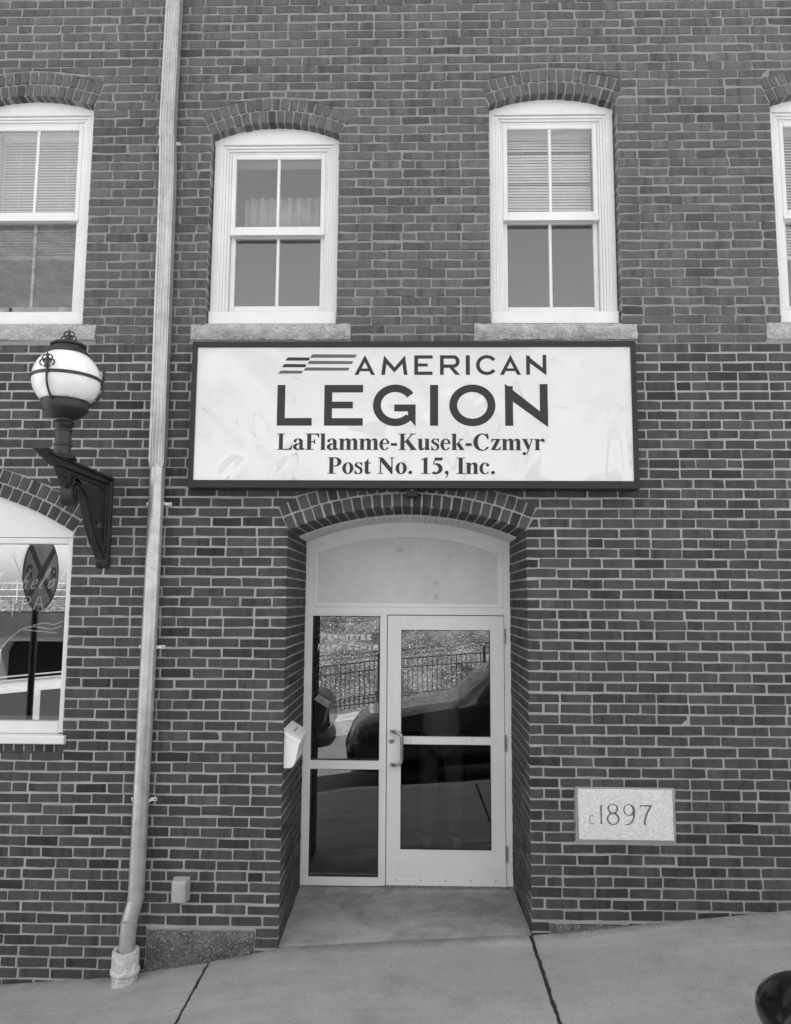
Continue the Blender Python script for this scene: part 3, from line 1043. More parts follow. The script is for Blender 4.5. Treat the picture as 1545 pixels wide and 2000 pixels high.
W4 = window(A_W4, SILLS[3], 2.584, 3.184, (4.060, 4.130, 4.738, 4.809, 5.425, 5.507), seed=8)
mb = MB(); mb.box(-3.02, -2.402, 0.1365, 0.1380, 4.085, 4.745); mb.build('insect_screen', 'insect_mesh', W1)
mb = MB()
for q in ((-3.035, -2.385, 4.062, 4.085), (-3.035, -3.018, 4.085, 4.748), (-2.402, -2.385, 4.085, 4.748)): mb.box(q[0], q[1], 0.130, 0.146, q[2], q[3])
mb.build('screen_frame', 'white_paint', W1)
# small catch on the lower sash of the left window
mb = MB(); mb.box(-2.852, -2.838, 0.136, 0.152, 4.085, 4.125); mb.build('sash_catch', 'black_iron', W1)

def blind(name, x0, x1, ztop, zbot, y, label, tilt=52, gaps=(), pitch=0.0215):
    t = tag(empty(name, loc=((x0+x1)/2, y, zbot)), label, 'blind', 'window blinds')
    cx = (x0+x1)/2
    sl = MB()
    z = ztop-0.03
    r = random.Random(len(label))
    while z > zbot+0.02:
        g = any(abs(z-q) < pitch*0.5 for q in gaps)
        a = R_(tilt+r.gauss(0, 2.0) - (28 if g else 0))
        dy, dz = 0.0125*math.cos(a), 0.0125*math.sin(a)
        tl = r.gauss(0, 0.0012)
        vs = []
        for xx, dd in ((x0-cx, -tl), (x1-cx, tl)):
            vs += [(xx, -dy, z-zbot+dz*-1+dd), (xx, 0, z-zbot+0.0016+dd), (xx, dy, z-zbot+dz+dd)]
        sl.add(vs, [(0, 3, 4, 1), (1, 4, 5, 2)])
        z -= pitch
    tag(sl.build('slats', 'blind_slat', t), kind='stuff')
    hr = MB(); hr.box(x0-cx, x1-cx, -0.02, 0.02, ztop-zbot-0.025, ztop-zbot+0.012); hr.build('head_rail', 'blind_slat', t)
    br = MB(); br.box(x0-cx, x1-cx, -0.014, 0.014, 0.0, 0.014); br.build('bottom_rail', 'blind_slat', t)
    for f in (0.22, 0.78):
        cd = MB(); X = x0+(x1-x0)*f-cx
        cd.tube([(X, -0.016, 0), (X, -0.016, ztop-zbot)], 0.0014, 5); cd.build('ladder_cord', 'blind_slat', t)
    return t
blind('window_blind', -3.02, -2.40, 5.46, 4.52, 0.24, 'white slatted blind lowered past the middle rail, in the leftmost upper window')
blind('window_blind', 0.64, 1.26, 5.45, 4.80, 0.24, 'white slatted blind half lowered in the upper window right of the sign centre', 66, (5.31, 4.87, 4.845, 5.07))
blind('window_blind', 2.57, 3.20, 5.46, 4.50, 0.24, 'white slatted blind in the window cut by the right edge of the picture')
# short curtain inside the second window
def valance():
    mb = MB(); vs, fs = [], []
    K = 60
    for i in range(K+1):
        x = -1.27+0.61*i/K
        y = 0.42+0.018*math.sin(i*0.9)+0.008*math.sin(i*2.3)
        zb = 4.80+0.012*math.sin(i*0.55)
        vs += [(x, y, zb), (x, y*0.96+0.02, 5.08+0.003*math.sin(i*1.7))]
    for i in range(K): fs.append((2*i, 2*i+2, 2*i+3, 2*i+1))
    mb.add(vs, fs)
    o = mb.build('curtain', 'curtain_cloth', None, smooth=True)
    md = o.modifiers.new('thick', 'SOLIDIFY'); md.thickness = 0.003
    tag(o, 'short patterned cafe curtain inside the second upper window', 'curtain')
valance()

# ------------------------------------------------------------------ wide shop window at the lower left
LW = empty('shop_window', building)
mb = MB()
arch_strip(mb, A_LW, 0, 0.04, A_LW.x0+0.002, A_LW.x1-0.002, 0.050, 0.30, 48, 2.498)
mb.build('head_panel', 'white_paint', LW)
mb = MB()
mb.bbox(A_LW.x1-0.045, A_LW.x1-0.002, 0.040, 0.30, 1.230, 2.494, 0.005)
mb.bbox(A_LW.x0+0.002, A_LW.x0+0.045, 0.040, 0.30, 1.230, 2.494, 0.005)
mb.bbox(A_LW.x0+0.045, A_LW.x1-0.045, 0.042, 0.30, 2.455, 2.494, 0.005)
mb.bbox(A_LW.x0+0.045, A_LW.x1-0.045, 0.042, 0.30, 1.225, 1.300, 0.005)
mb.bbox(-3.55, -3.50, 0.044, 0.30, 1.300, 2.455, 0.005)
mb.build('frame', 'white_paint', LW)
mb = MB(); mb.bbox(A_LW.x0-0.01, A_LW.x1+0.028, -0.035, 0.30, 1.172, 1.224, 0.006); mb.build('sill_board', 'white_paint', LW)
for a, b in ((A_LW.x0+0.045, -3.55), (-3.50, A_LW.x1-0.045)):
    mb = MB(); mb.box(a, b, 0.085, 0.089, 1.300, 2.455); mb.build('pane', 'glass_shop', LW)
rl = empty('rowlock_sill', building)
x = A_LW.x1+0.012
while x > -4.8:
    q = [(x-0.053, 1.110), (x, 1.110), (x, 1.168), (x-0.053, 1.168)]
    bv, bf = brick_geo(q, rnd.gauss(-0.002, 0.001), 0.1, 0.001, 0.003)
    b = MB(); b.add([(v[0]-x, v[1], v[2]-1.14) for v in bv], bf, tone_rand())
    o = b.build('brick', 'brick_lower', rl, tone=True); o.location = (x, 0, 1.14)
    x -= 0.0655
mb = MB(); mb.box(A_LW.x0-0.02, A_LW.x1+0.014, 0.006, 0.3, 1.08, 1.172); mb.build('bed_mortar', 'mortar_lower', rl)
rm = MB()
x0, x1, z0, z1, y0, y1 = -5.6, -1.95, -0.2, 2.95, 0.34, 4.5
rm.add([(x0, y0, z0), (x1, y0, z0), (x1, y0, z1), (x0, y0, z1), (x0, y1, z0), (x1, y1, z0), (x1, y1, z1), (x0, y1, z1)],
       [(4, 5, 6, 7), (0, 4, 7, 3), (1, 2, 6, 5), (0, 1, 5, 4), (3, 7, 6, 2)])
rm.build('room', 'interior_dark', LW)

# ------------------------------------------------------------------ entrance: frame, sidelight, door, transom
D = REC
ent = empty('door_frame', building)
FA = Arch(-0.826, 0.735, 2.515, 2.676, base=-1)
mb = MB()
mb.bbox(-0.826, -0.768, D, D+0.10, 0.012, 2.57, 0.003)
mb.bbox(0.688, 0.735, D, D+0.10, 0.022, 2.57, 0.003)
mb.bbox(-0.253, -0.200, D+0.001, D+0.10, 0.016, 1.988, 0.003)
mb.bbox(-0.768, 0.688, D+0.0012, D+0.10, 1.988, 2.046, 0.003)
mb.bbox(-0.768, -0.253, D+0.0012, D+0.10, 0.842-0.0, 0.905, 0.003)
mb.bbox(-0.768, -0.253, D+0.0012, D+0.10, 0.013, 0.072, 0.003)
arch_strip(mb, FA, -0.062, 0.03, -0.826, 0.735, D+0.002, D+0.10, 40)
ob = mb.build('frame_bars', 'door_paint', ent)
mb = MB()   # bead round the panel
arch_strip(mb, FA, -0.090, -0.0625, -0.765, 0.685, D+0.006, D+0.10, 40)
mb.bbox(-0.767, -0.742, D+0.0078, D+0.10, 2.076, 2.55, 0.003)
mb.bbox(0.650, 0.687, D+0.0078, D+0.10, 2.076, 2.55, 0.003)
mb.bbox(-0.767, 0.687, D+0.005, D+0.10, 2.0465, 2.076, 0.003)
mb.build('panel_bead', 'door_paint', ent)
mb = MB()
arch_strip(mb, FA, 0, -0.085, -0.745, 0.652, D+0.022, D+0.06, 40, 2.07)
mb.build('transom_panel', 'panel_paint', ent)
mb = MB()   # caulk line against the brick
mb.box(-0.8275, -0.8262, D-0.004, D+0.05, 0.0, 2.55); mb.box(0.7352, 0.7365, D-0.004, D+0.05, 0.0, 2.55)
mb.build('caulk', 'white_paint', ent)
sdl = empty('sidelight', building)
for a, b in ((0.905, 1.976), (0.072, 0.842)):
    mb = MB(); mb.box(-0.768, -0.253, D+0.030, D+0.036, a, b); mb.build('pane', 'glass_door', sdl)
    mb = MB()
    for p, q, r_, s_ in ((-0.768, -0.762, a, b), (-0.259, -0.253, a, b), (-0.762, -0.259, b-0.006, b), (-0.762, -0.259, a, a+0.006)):
        mb.box(p, q, D+0.020, D+0.029, r_, s_)
    mb.build('gasket', 'rubber', sdl)
mb = MB(); mb.box(-0.768, -0.253, D+0.002, D+0.10, 1.977, 1.9875); mb.build('stop_bar', 'door_paint', sdl)
door = empty('entrance_door', building)
mb = MB()
dx0, dx1, dz0, dz1 = -0.195, 0.684, 0.024, 1.982
mb.bbox(dx0, -0.091, D-0.004, D+0.044, dz0, dz1, 0.002)
mb.bbox(0.580, dx1, D-0.004, D+0.044, dz0, dz1, 0.002)
mb.bbox(-0.091, 0.580, D-0.0035, D+0.044, 1.876, dz1, 0.002)
mb.bbox(-0.091, 0.580, D-0.0035, D+0.044, dz0, 0.276, 0.002)
mb.build('leaf', 'door_paint', door)
mb = MB()
mb.box(-0.091, 0.580, D+0.016, D+0.022, 1.083, 1.876); mb.build('pane', 'glass_door', door)
mb = MB()
mb.box(-0.091, 0.580, D+0.016, D+0.022, 0.276, 1.031); mb.build('pane', 'glass_door', door)
mb = MB()
for p, q, r_, s_ in ((-0.091, -0.086, 0.276, 1.876), (0.575, 0.580, 0.276, 1.876), (-0.086, 0.575, 1.871, 1.876), (-0.086, 0.575, 0.276, 0.281)):
    mb.box(p, q, D+0.006, D+0.0155, r_, s_)
mb.build('gasket', 'rubber', door)
mb = MB()
for p, q, r_, s_ in ((-0.104, -0.091, 0.264, 1.888), (0.580, 0.593, 0.264, 1.888), (-0.091, 0.580, 1.876, 1.888), (-0.091, 0.580, 0.264, 0.276)):
    mb.box(p, q, D-0.007, D-0.0036, r_, s_)
mb.build('glazing_bead', 'door_paint', door)
mb = MB(); mb.bbox(-0.091, 0.580, D-0.002, D+0.04, 1.029, 1.085, 0.003); mb.build('crossbar', 'door_paint', door)
mb = MB()
for X in (-0.018, 0.400, 0.440):
    for Z in (1.045, 1.069):
        mb.tube([(X, D-0.0045, Z), (X, D+0.001, Z)], 0.0035, 8)
mb.build('screws', 'steel', door)
arc_top = [(-0.160, D+0.002, 1.126), (-0.158, D-0.018, 1.126), (-0.148, D-0.038, 1.126), (-0.128, D-0.052, 1.125), (-0.106, D-0.058, 1.120), (-0.090, D-0.060, 1.108), (-0.083, D-0.060, 1.088), (-0.082, D-0.060, 1.06)]
arc_bot = [(p[0], p[1], 2*1.006-p[2]) for p in reversed(arc_top)]
mb = MB(); mb.tube(arc_top+arc_bot, 0.0125, 14)
mb.build('pull_handle', 'steel', door, smooth=True)
mb = MB(); prof = [(0.0, -0.014), (0.010, -0.014), (0.012, -0.010), (0.023, -0.008), (0.025, 0.0)]
mb.lathe(prof, 24); o = mb.build('lock_cylinder', 'steel', door, smooth=True); o.location = (-0.160, D-0.004, 1.058); o.rotation_euler = (R_(-90), 0, 0)
mb = MB(); mb.box(-0.1615, -0.1585, D-0.0195, D-0.017, 1.052, 1.064); mb.build('keyway', 'dark_hole', door)
for Z in (1.832, 1.046, 0.256):
    mb = MB(); mb.tube([(0.686, D-0.012, Z-0.058), (0.686, D-0.012, Z+0.058)], 0.0085, 12)
    for dz in (-0.036, -0.012, 0.012, 0.036): mb.tube([(0.686, D-0.012, Z+dz-0.001), (0.686, D-0.012, Z+dz+0.001)], 0.0098, 12)
    mb.build('hinge', 'steel', door, smooth=True)
mb = MB()
mb.prism([(-0.193, 0.030), (0.686, 0.030), (0.686, 0.066), (-0.193, 0.066)], D-0.010, D-0.0045)
mb.box(-0.190, 0.683, D-0.014, D-0.004, 0.0285, 0.0295)
o = mb.build('door_sweep', 'door_paint', door)
mb = MB()
for X in (-0.125, 0.058, 0.242, 0.425, 0.608): mb.tube([(X, D-0.0125, 0.066), (X, D-0.009, 0.066)], 0.0042, 10)
mb.build('sweep_screws', 'dark_hole', door)
mb = MB(); mb.box(-0.198, 0.690, D-0.012, D+0.08, 0.006, 0.023); mb.build('threshold', 'steel', door)

# beadboard soffit in the recess: one board at a time
sof = empty('soffit', building)
SR = A_DOOR.R-0.012
cnt = 38
for k in range(cnt):
    st = 2*A_DOOR.phi/cnt
    w0 = -A_DOOR.phi+k*st+0.0010; w1 = w0+st-0.0020
    q = [(A_DOOR.c+r*math.sin(w), A_DOOR.zc+r*math.cos(w)) for r, w in ((SR, w0), (SR, w1), (SR+0.030, w1), (SR+0.030, w0))]
    mb = MB(); mb.prism(q, 0.500, D+0.02); mb.build('plank', 'panel_paint', sof)
mb = MB()
q0 = [-A_DOOR.phi+2*A_DOOR.phi*k/40 for k in range(41)]
vs, fs = [], []
for w in q0:
    for r, y in ((SR+0.006, 0.505), (SR+0.006, D+0.02)):
        vs.append((A_DOOR.c+r*math.sin(w), y, A_DOOR.zc+r*math.cos(w)))
for k in range(40): fs.append((2*k, 2*k+2, 2*k+3, 2*k+1))
mb.add(vs, fs); mb.build('board_backing', 'stone_dirt', sof)
# recessed round light in the soffit
lt = tag(empty('recessed_light', loc=(-0.050, 0.70, 2.694)), 'round white recessed light in the board soffit above the entrance', 'light')
mb = MB(); mb.lathe([(0.060, 0.012), (0.064, -0.004), (0.072, -0.010), (0.084, -0.008), (0.086, 0.004)], 36); mb.build('trim_ring', 'white_plastic', lt, smooth=True)
mb = MB(); mb.lathe([(0.0, -0.001), (0.030, 0.001), (0.061, 0.006)], 36); mb.build('lens', 'lens_milk', lt, smooth=True)

# dark hallway behind the door
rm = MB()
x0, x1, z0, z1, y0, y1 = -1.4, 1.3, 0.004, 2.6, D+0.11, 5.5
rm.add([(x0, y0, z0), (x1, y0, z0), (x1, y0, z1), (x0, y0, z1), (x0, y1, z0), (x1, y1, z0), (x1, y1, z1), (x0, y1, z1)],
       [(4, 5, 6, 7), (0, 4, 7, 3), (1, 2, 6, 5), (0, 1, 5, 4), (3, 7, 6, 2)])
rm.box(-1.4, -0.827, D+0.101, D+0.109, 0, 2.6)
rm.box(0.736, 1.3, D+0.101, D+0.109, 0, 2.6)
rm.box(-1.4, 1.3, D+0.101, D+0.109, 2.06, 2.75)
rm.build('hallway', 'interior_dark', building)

# ------------------------------------------------------------------ lettering drawn as flat cut shapes
def gpoly(*pts): return [('p', list(pts))]
def grect(x0, y0, x1, y1): return [('p', [(x0, y0), (x1, y0), (x1, y1), (x0, y1)])]
def garc(cx, cy, rx, ry, ix, iy, a0, a1, icx=None, icy=None, n=28):
    icx = cx if icx is None else icx; icy = cy if icy is None else icy
    return [('a', (cx, cy, rx, ry, ix, iy, a0, a1, icx, icy, n))]
def gdot(x, y, r): return garc(x, y, r, r, 0, 0, 0, 360, n=18)
def gstroke(pts, w):
    """constant-width stroke along a polyline (mitred)"""
    P = [Vector(p) for p in pts]
    Lf, Rt = [], []
    for i, p in enumerate(P):
        if i == 0: t = (P[1]-P[0]).normalized(); k = 1
        elif i == len(P)-1: t = (P[-1]-P[-2]).normalized(); k = 1
        else:
            t1 = (P[i]-P[i-1]).normalized(); t2 = (P[i+1]-P[i]).normalized()
            t = (t1+t2).normalized(); k = 1/max(0.35, t.dot(t1))
        nn = Vector((-t.y, t.x))*w/2*k
        Lf.append(p+nn); Rt.append(p-nn)
    return [('s', (Lf, Rt))]
def glyph_mesh(mb, shapes, ox, oz, sx, sz, y, y1=None, lay=0.00008):
    for k, (t, d) in enumerate(shapes):
        yy = y-lay*k
        if t == 'p':
            mb.add([(ox+a*sx, yy, oz+b*sz) for a, b in d], [tuple(range(len(d)))])
        else:
            if t == 'a':
                cx, cy, rx, ry, ix, iy, a0, a1, icx, icy, n = d
                A_ = [(cx+rx*math.cos(R_(a0+(a1-a0)*i/n)), cy+ry*math.sin(R_(a0+(a1-a0)*i/n))) for i in range(n+1)]
                B_ = [(icx+ix*math.cos(R_(a0+(a1-a0)*i/n)), icy+iy*math.sin(R_(a0+(a1-a0)*i/n))) for i in range(n+1)]
            else:
                A_, B_ = d
            vs = []
            for p, q in zip(A_, B_): vs += [(ox+p[0]*sx, yy, oz+p[1]*sz), (ox+q[0]*sx, yy, oz+q[1]*sz)]
            mb.add(vs, [(2*i, 2*i+1, 2*i+3, 2*i+2) for i in range(len(A_)-1)])
# bold book serif, units of 1/1000 em: (advance, shapes)
ARCH = lambda x: gpoly((x+0, 385), (x+50, 440), (x+120, 473), (x+190, 473), (x+250, 440), (x+279, 365), (x+139, 330), (x+128, 392), (x+95, 408), (x+45, 390), (x+0, 345))
FLAG = lambda x0, x1, z: gpoly((x0, z-20), (x1, z-40), (x1, z), (x0, z))
SER = {
 'L': (667, grect(105, 0, 255, 676)+grect(19, 655, 105, 676)+grect(255, 655, 345, 676)+grect(19, 0, 105, 21)+gpoly((255, 0), (618, 0), (650, 190), (626, 190), (560, 72), (470, 34), (255, 34))),
 'I': (389, grect(118, 0, 271, 676)+grect(20, 655, 118, 676)+grect(271, 655, 370, 676)+grect(20, 0, 118, 21)+grect(271, 0, 370, 21)),
 'F': (611, grect(105, 0, 255, 676)+grect(16, 655, 105, 676)+grect(16, 0, 105, 21)+grect(255, 0, 360, 21)+gpoly((255, 676), (580, 676), (583, 505), (560, 505), (520, 605), (440, 640), (255, 640))+grect(255, 322, 372, 358)+gpoly((372, 322), (400, 240), (422, 240), (422, 445), (400, 445), (372, 358))),
 'P': (611, grect(105, 0, 255, 676)+grect(16, 655, 105, 676)+grect(16, 0, 105, 21)+grect(255, 0, 360, 21)+grect(255, 640, 340, 676)+grect(255, 298, 340, 334)+garc(340, 487, 250, 189, 96, 153, -90, 90)),
 'K': (778, grect(105, 0, 255, 676)+grect(16, 655, 105, 676)+grect(255, 655, 345, 676)+grect(16, 0, 105, 21)+grect(255, 0, 345, 21)+gpoly((255, 275), (255, 325), (555, 655), (612, 655), (350, 365))+grect(465, 655, 735, 676)+gpoly((300, 345), (405, 455), (735, 21), (545, 21))+grect(470, 0, 770, 21)),
 'N': (722, grect(102, 0, 140, 600)+gpoly((16, 676), (205, 676), (612, 200), (612, -18), (580, -18), (102, 560), (102, 655), (16, 655))+grect(574, 190, 612, 676)+grect(490, 655, 574, 676)+grect(612, 655, 700, 676)+grect(16, 0, 102, 21)+grect(140, 0, 228, 21)),
 'C': (722, garc(385, 330, 355, 360, 205, 322, 38, 322, 405, 330)+gpoly((600, 690), (622, 690), (640, 450), (610, 450), (560, 590), (545, 620))),
 '1': (500, grect(180, 0, 322, 610)+grect(65, 0, 180, 21)+grect(322, 0, 440, 21)+gpoly((180, 560), (322, 600), (322, 688), (300, 688), (65, 600), (65, 582), (140, 592), (180, 575))),
 '5': (500, gpoly((165, 676), (468, 676), (425, 560), (128, 560))+gpoly((165, 676), (140, 676), (62, 408), (100, 408), (140, 560))+garc(185, 215, 262, 228, 130, 150, -90, 95, 165, 215)+gpoly((62, 408), (62, 370), (110, 400), (165, 432), (170, 442))+gdot(85, 40, 54)+gpoly((85, -14), (185, -13), (165, 65), (110, 80))),
 'a': (500, garc(220, 345, 190, 128, 62, 100, 0, 150, 210, 345)+gdot(100, 372, 58)+grect(282, 70, 410, 348)+gpoly((300, 90), (410, 120), (410, 80), (440, 58), (480, 72), (488, 52), (440, -8), (380, -14), (325, 15))+garc(200, 125, 176, 138, 70, 88, 75, 330, 222, 118)+gpoly((282, 290), (282, 255), (215, 215), (215, 262))),
 'e': (444, garc(224, 229, 206, 244, 96, 214, 8, 325, 240, 229)+grect(110, 250, 340, 281)),
 'c': (444, garc(236, 229, 214, 244, 118, 212, 55, 322, 262, 229)+gdot(352, 372, 60)+gpoly((300, 455), (345, 432), (330, 400), (300, 430))),
 'l': (278, grect(66, 0, 206, 676)+FLAG(16, 66, 676)+grect(16, 0, 66, 20)+grect(206, 0, 256, 20)),
 'm': (833, grect(66, 0, 206, 461)+FLAG(16, 66, 461)+ARCH(206)+grect(345, 0, 485, 366)+ARCH(485)+grect(624, 0, 764, 366)+sum([grect(x, 0, x+48, 20) for x in (18, 206, 297, 485, 576, 764)], [])),
 'n': (556, grect(66, 0, 206, 461)+FLAG(16, 66, 461)+ARCH(206)+grect(345, 0, 485, 366)+sum([grect(x, 0, x+48, 20) for x in (18, 206, 297, 485)], [])),
 'r': (444, grect(66, 0, 206, 461)+FLAG(16, 66, 461)+gpoly((206, 385), (250, 440), (310, 473), (360, 473), (330, 395), (270, 400), (206, 345))+gdot(364, 405, 66)+grect(18, 0, 66, 20)+grect(206, 0, 275, 20)),
 'u': (556, grect(66, 128, 206, 461)+grect(16, 441, 66, 461)+gpoly((66, 128), (82, 40), (140, -14), (222, -14), (290, 28), (345, 92), (345, 132), (285, 74), (240, 62), (208, 84), (206, 128))+grect(345, 60, 485, 461)+grect(295, 441, 345, 461)+gpoly((345, 60), (345, -14), (370, -14), (485, 12), (537, 16), (537, 34), (485, 60))),
 's': (389, garc(165, 355, 132, 118, 70, 88, 60, 215, 190, 358)+gpoly((48, 300), (78, 290), (120, 250), (230, 190), (270, 140), (350, 160), (330, 225), (270, 275), (165, 330), (120, 370), (40, 360))+garc(205, 110, 148, 124, 80, 94, -110, 40, 182, 112)+gpoly((310, 470), (332, 470), (338, 325), (315, 325), (285, 400), (230, 440), (240, 460))+gpoly((36, -14), (56, -14), (150, -8), (140, 22), (80, 90), (54, 158), (32, 158))),
 'k': (556, grect(66, 0, 206, 676)+FLAG(16, 66, 676)+grect(16, 0, 66, 20)+grect(206, 0, 256, 20)+gpoly((206, 180), (206, 222), (400, 441), (448, 441), (270, 240))+grect(325, 441, 525, 461)+gpoly((240, 235), (325, 325), (530, 20), (375, 20))+grect(320, 0, 545, 20)),
 'z': (444, grect(50, 425, 250, 461)+gpoly((250, 461), (405, 461), (405, 448), (185, 20), (25, 0), (25, 14), (245, 425))+gpoly((50, 461), (38, 322), (62, 322), (90, 390), (150, 425))+grect(130, 0, 300, 36)+gpoly((300, 0), (402, 0), (420, 152), (394, 152), (360, 72), (300, 36))),
 'y': (500, gpoly((45, 441), (190, 441), (312, 165), (240, 10))+gpoly((392, 441), (432, 441), (262, -60), (212, -160), (170, -180), (226, -80))+grect(15, 441, 245, 461)+grect(335, 441, 485, 461)+gpoly((226, -80), (170, -180), (120, -205), (80, -200), (110, -150), (170, -150), (205, -110))+gdot(92, -140, 62)),
 't': (333, grect(66, 80, 206, 440)+gpoly((66, 440), (20, 440), (20, 455), (110, 510), (185, 620), (206, 620), (206, 440))+grect(206, 425, 305, 461)+gpoly((66, 80), (90, 12), (150, -12), (220, -12), (285, 25), (318, 80), (302, 88), (255, 52), (218, 58), (206, 90))),
 'o': (500, garc(250, 229, 226, 244, 88, 216, 0, 360, n=40)),
 '-': (333, grect(44, 175, 287, 280)), '.': (250, gdot(125, 58, 72)),
 ',': (250, gdot(118, 58, 72)+gpoly((130, 0), (190, 60), (185, -20), (150, -110), (60, -180), (52, -165), (110, -110), (135, -50))), ' ': (250, []),
}
# geometric capitals in a box 0..1 x 0..1 with stroke t (horizontal units wx, vertical wz)
def SANS(ch, wx, wz):
    if ch == 'L': return grect(0, 0, wx, 1)+grect(wx, 0, 1, wz)
    if ch == 'I': return grect(0, 0, 1, 1)
    if ch == 'E': return grect(0, 0, wx, 1)+grect(wx, 0, 1, wz)+grect(wx, 1-wz, 1, 1)+grect(wx, 0.5-wz*0.42, 0.74, 0.5+wz*0.48)
    if ch == 'O': return garc(0.5, 0.5, 0.5, 0.51, 0.5-wx, 0.51-wz, 0, 360, n=56)
    if ch == 'C': return garc(0.53, 0.5, 0.53, 0.51, 0.53-wx, 0.51-wz, 36, 324, n=48)
    if ch == 'G': return garc(0.525, 0.5, 0.525, 0.51, 0.525-wx, 0.51-wz, 36, 318, n=48)+grect(0.50, 0.35, 1.0-wx*0.62, 0.52)+gpoly((0.90, 0.11), (1.0, -0.02), (1.0, 0.52), (0.82, 0.52), (0.82, 0.19))
    if ch == 'N': return grect(0, 0, wx, 0.97)+gpoly((0, 1.03), (1.0, 0.20), (1.0, -0.03), (0, 0.73))+grect(1-wx, 0.1, 1, 1.02)
    if ch == 'A': return gpoly((0.5, 1.02), (0.5, 0.66), (0.19, 0), (0, 0))+gpoly((0.5, 1.02), (1, 0), (0.81, 0), (0.5, 0.66))+grect(0.24, 0.19, 0.76, 0.19+wz*0.82)
    if ch == 'M': return gpoly((0, 0), (0.145, 0), (0.205, 0.62), (0.10, 1.0))+gpoly((1, 0), (0.855, 0), (0.795, 0.62), (0.90, 1.0))+gpoly((0.10, 1.0), (0.13, 0.66), (0.5, 0.12), (0.5, 0.38))+gpoly((0.90, 1.0), (0.87, 0.66), (0.5, 0.12), (0.5, 0.38))
    if ch == 'R': return grect(0, 0, wx, 1)+grect(wx, 1-wz, 0.68, 1)+grect(wx, 0.36, 0.68, 0.36+wz)+garc(0.68, 0.68, 0.32, 0.32, 0.32-wx, 0.32-wz, -90, 90)+gpoly((0.48, 0.36), (0.70, 0.36), (1.03, 0), (0.79, 0))
    if ch == 'P': return grect(0, 0, wx, 1)+grect(wx, 1-wz, 0.6, 1)+grect(wx, 0.42, 0.6, 0.42+wz)+garc(0.6, 0.71, 0.4, 0.29, 0.4-wx, 0.29-wz, -90, 90)
    if ch == 'T': return grect(0, 1-wz, 1, 1)+grect(0.5-wx/2, 0, 0.5+wx/2, 1-wz)
    if ch == 'K': return grect(0, 0, wx, 1)+gpoly((wx, 0.36), (wx, 0.56), (0.8, 1), (1.0, 1))+gpoly((0.3, 0.5), (0.46, 0.64), (1.04, 0), (0.82, 0))
    if ch == 'Z': return grect(0, 1-wz, 1, 1)+grect(0, 0, 1, wz)+gpoly((0.76, 1-wz), (1, 1-wz), (0.24, wz), (0, wz))
    if ch == 'Y': return grect(0.5-wx/2, 0, 0.5+wx/2, 0.45)+gpoly((0, 1), (0.22, 1), (0.6, 0.42), (0.4, 0.42))+gpoly((1, 1), (0.78, 1), (0.4, 0.42), (0.6, 0.42))
    if ch == ':': return gdot(0.5, 0.12, 0.12)+gdot(0.5, 0.7, 0.12)
    return []

# ------------------------------------------------------------------ the light box sign
SX0, SX1, SZ0, SZ1, SY = -1.462, 1.438, 2.811, 3.784, -0.130
sign = tag(empty('sign_box', loc=(0, 0, 0)), 'large white light box sign in a black frame above the entrance', 'sign')
mb = MB()
fw = 0.032
def frame_bar(poly): mb.prism(poly, SY, -0.012)
frame_bar([(SX0, SZ0), (SX1, SZ0), (SX1-fw, SZ0+0.050), (SX0+fw, SZ0+0.050)])
frame_bar([(SX0, SZ1), (SX0+fw, SZ1-0.036), (SX1-fw, SZ1-0.036), (SX1, SZ1)])
frame_bar([(SX0, SZ0), (SX0+fw, SZ0+0.050), (SX0+fw, SZ1-0.036), (SX0, SZ1)])
frame_bar([(SX1, SZ0), (SX1, SZ1), (SX1-fw, SZ1-0.036), (SX1-fw, SZ0+0.050)])
o = mb.build('frame', 'black_aluminium', sign); bevel(o, 0.002, 2)
mb = MB(); mb.box(SX0+0.01, SX1-0.01, -0.030, -0.006, SZ0+0.01, SZ1-0.01); mb.build('back_pan', 'black_aluminium', sign)
mb = MB(); YF = SY+0.014
mb.box(SX0+fw-0.006, SX1-fw+0.006, YF, YF+0.008, SZ0+0.044, SZ1-0.030)
face = mb.build('face', 'acrylic_white', sign)
YL = YF-0.0006
PXM = 0.003331
def SXm(px): return -0.890+(px-543)*PXM
def letter(shapes, ox, oz, sx, sz, mat, parent, y=YL, bold=0.0):
    mb = MB(); glyph_mesh(mb, shapes, 0, 0, sx, sz, 0)
    if bold: glyph_mesh(mb, shapes, bold, bold*0.55, sx, sz, -0.0016)
    o = mb.build('letter', mat, parent); o.location = (ox, y, oz)
    return o
for ch, a, b in (('L', 541.5, 610), ('E', 634, 710), ('G', 729.5, 813), ('I', 841, 857), ('O', 878.5, 968.5), ('N', 987, 1070)):
    w = SXm(b)-SXm(a)
    letter(SANS(ch, 0.0515/w, 0.0505/0.272), SXm(a), 3.2215, w, 0.272, 'letter_dark', face)
for ch, a, b in (('A', 692.5, 733), ('M', 745, 797), ('E', 810, 846), ('R', 860.5, 899), ('I', 911, 919), ('C', 931, 971), ('A', 977.5, 1019), ('N', 1029, 1068.5)):
    w = SXm(b)-SXm(a)
    letter(SANS(ch, 0.0245/w, 0.0225/0.132), SXm(a), 3.5605, w, 0.132, 'letter_dark', face)
def serif_line(txt, x, z, size):
    for ch in txt:
        adv, sh = SER[ch]
        if sh: letter(sh, x-0.0009, z-0.0005, size/1000, size/1000, 'letter_dark', face, bold=0.0021)
        x += adv*size/1000
serif_line('LaFlamme-Kusek-Czmyr', -0.893, 3.062, 0.1578)
serif_line('Post No. 15, Inc.', -0.562, 2.906, 0.1568)
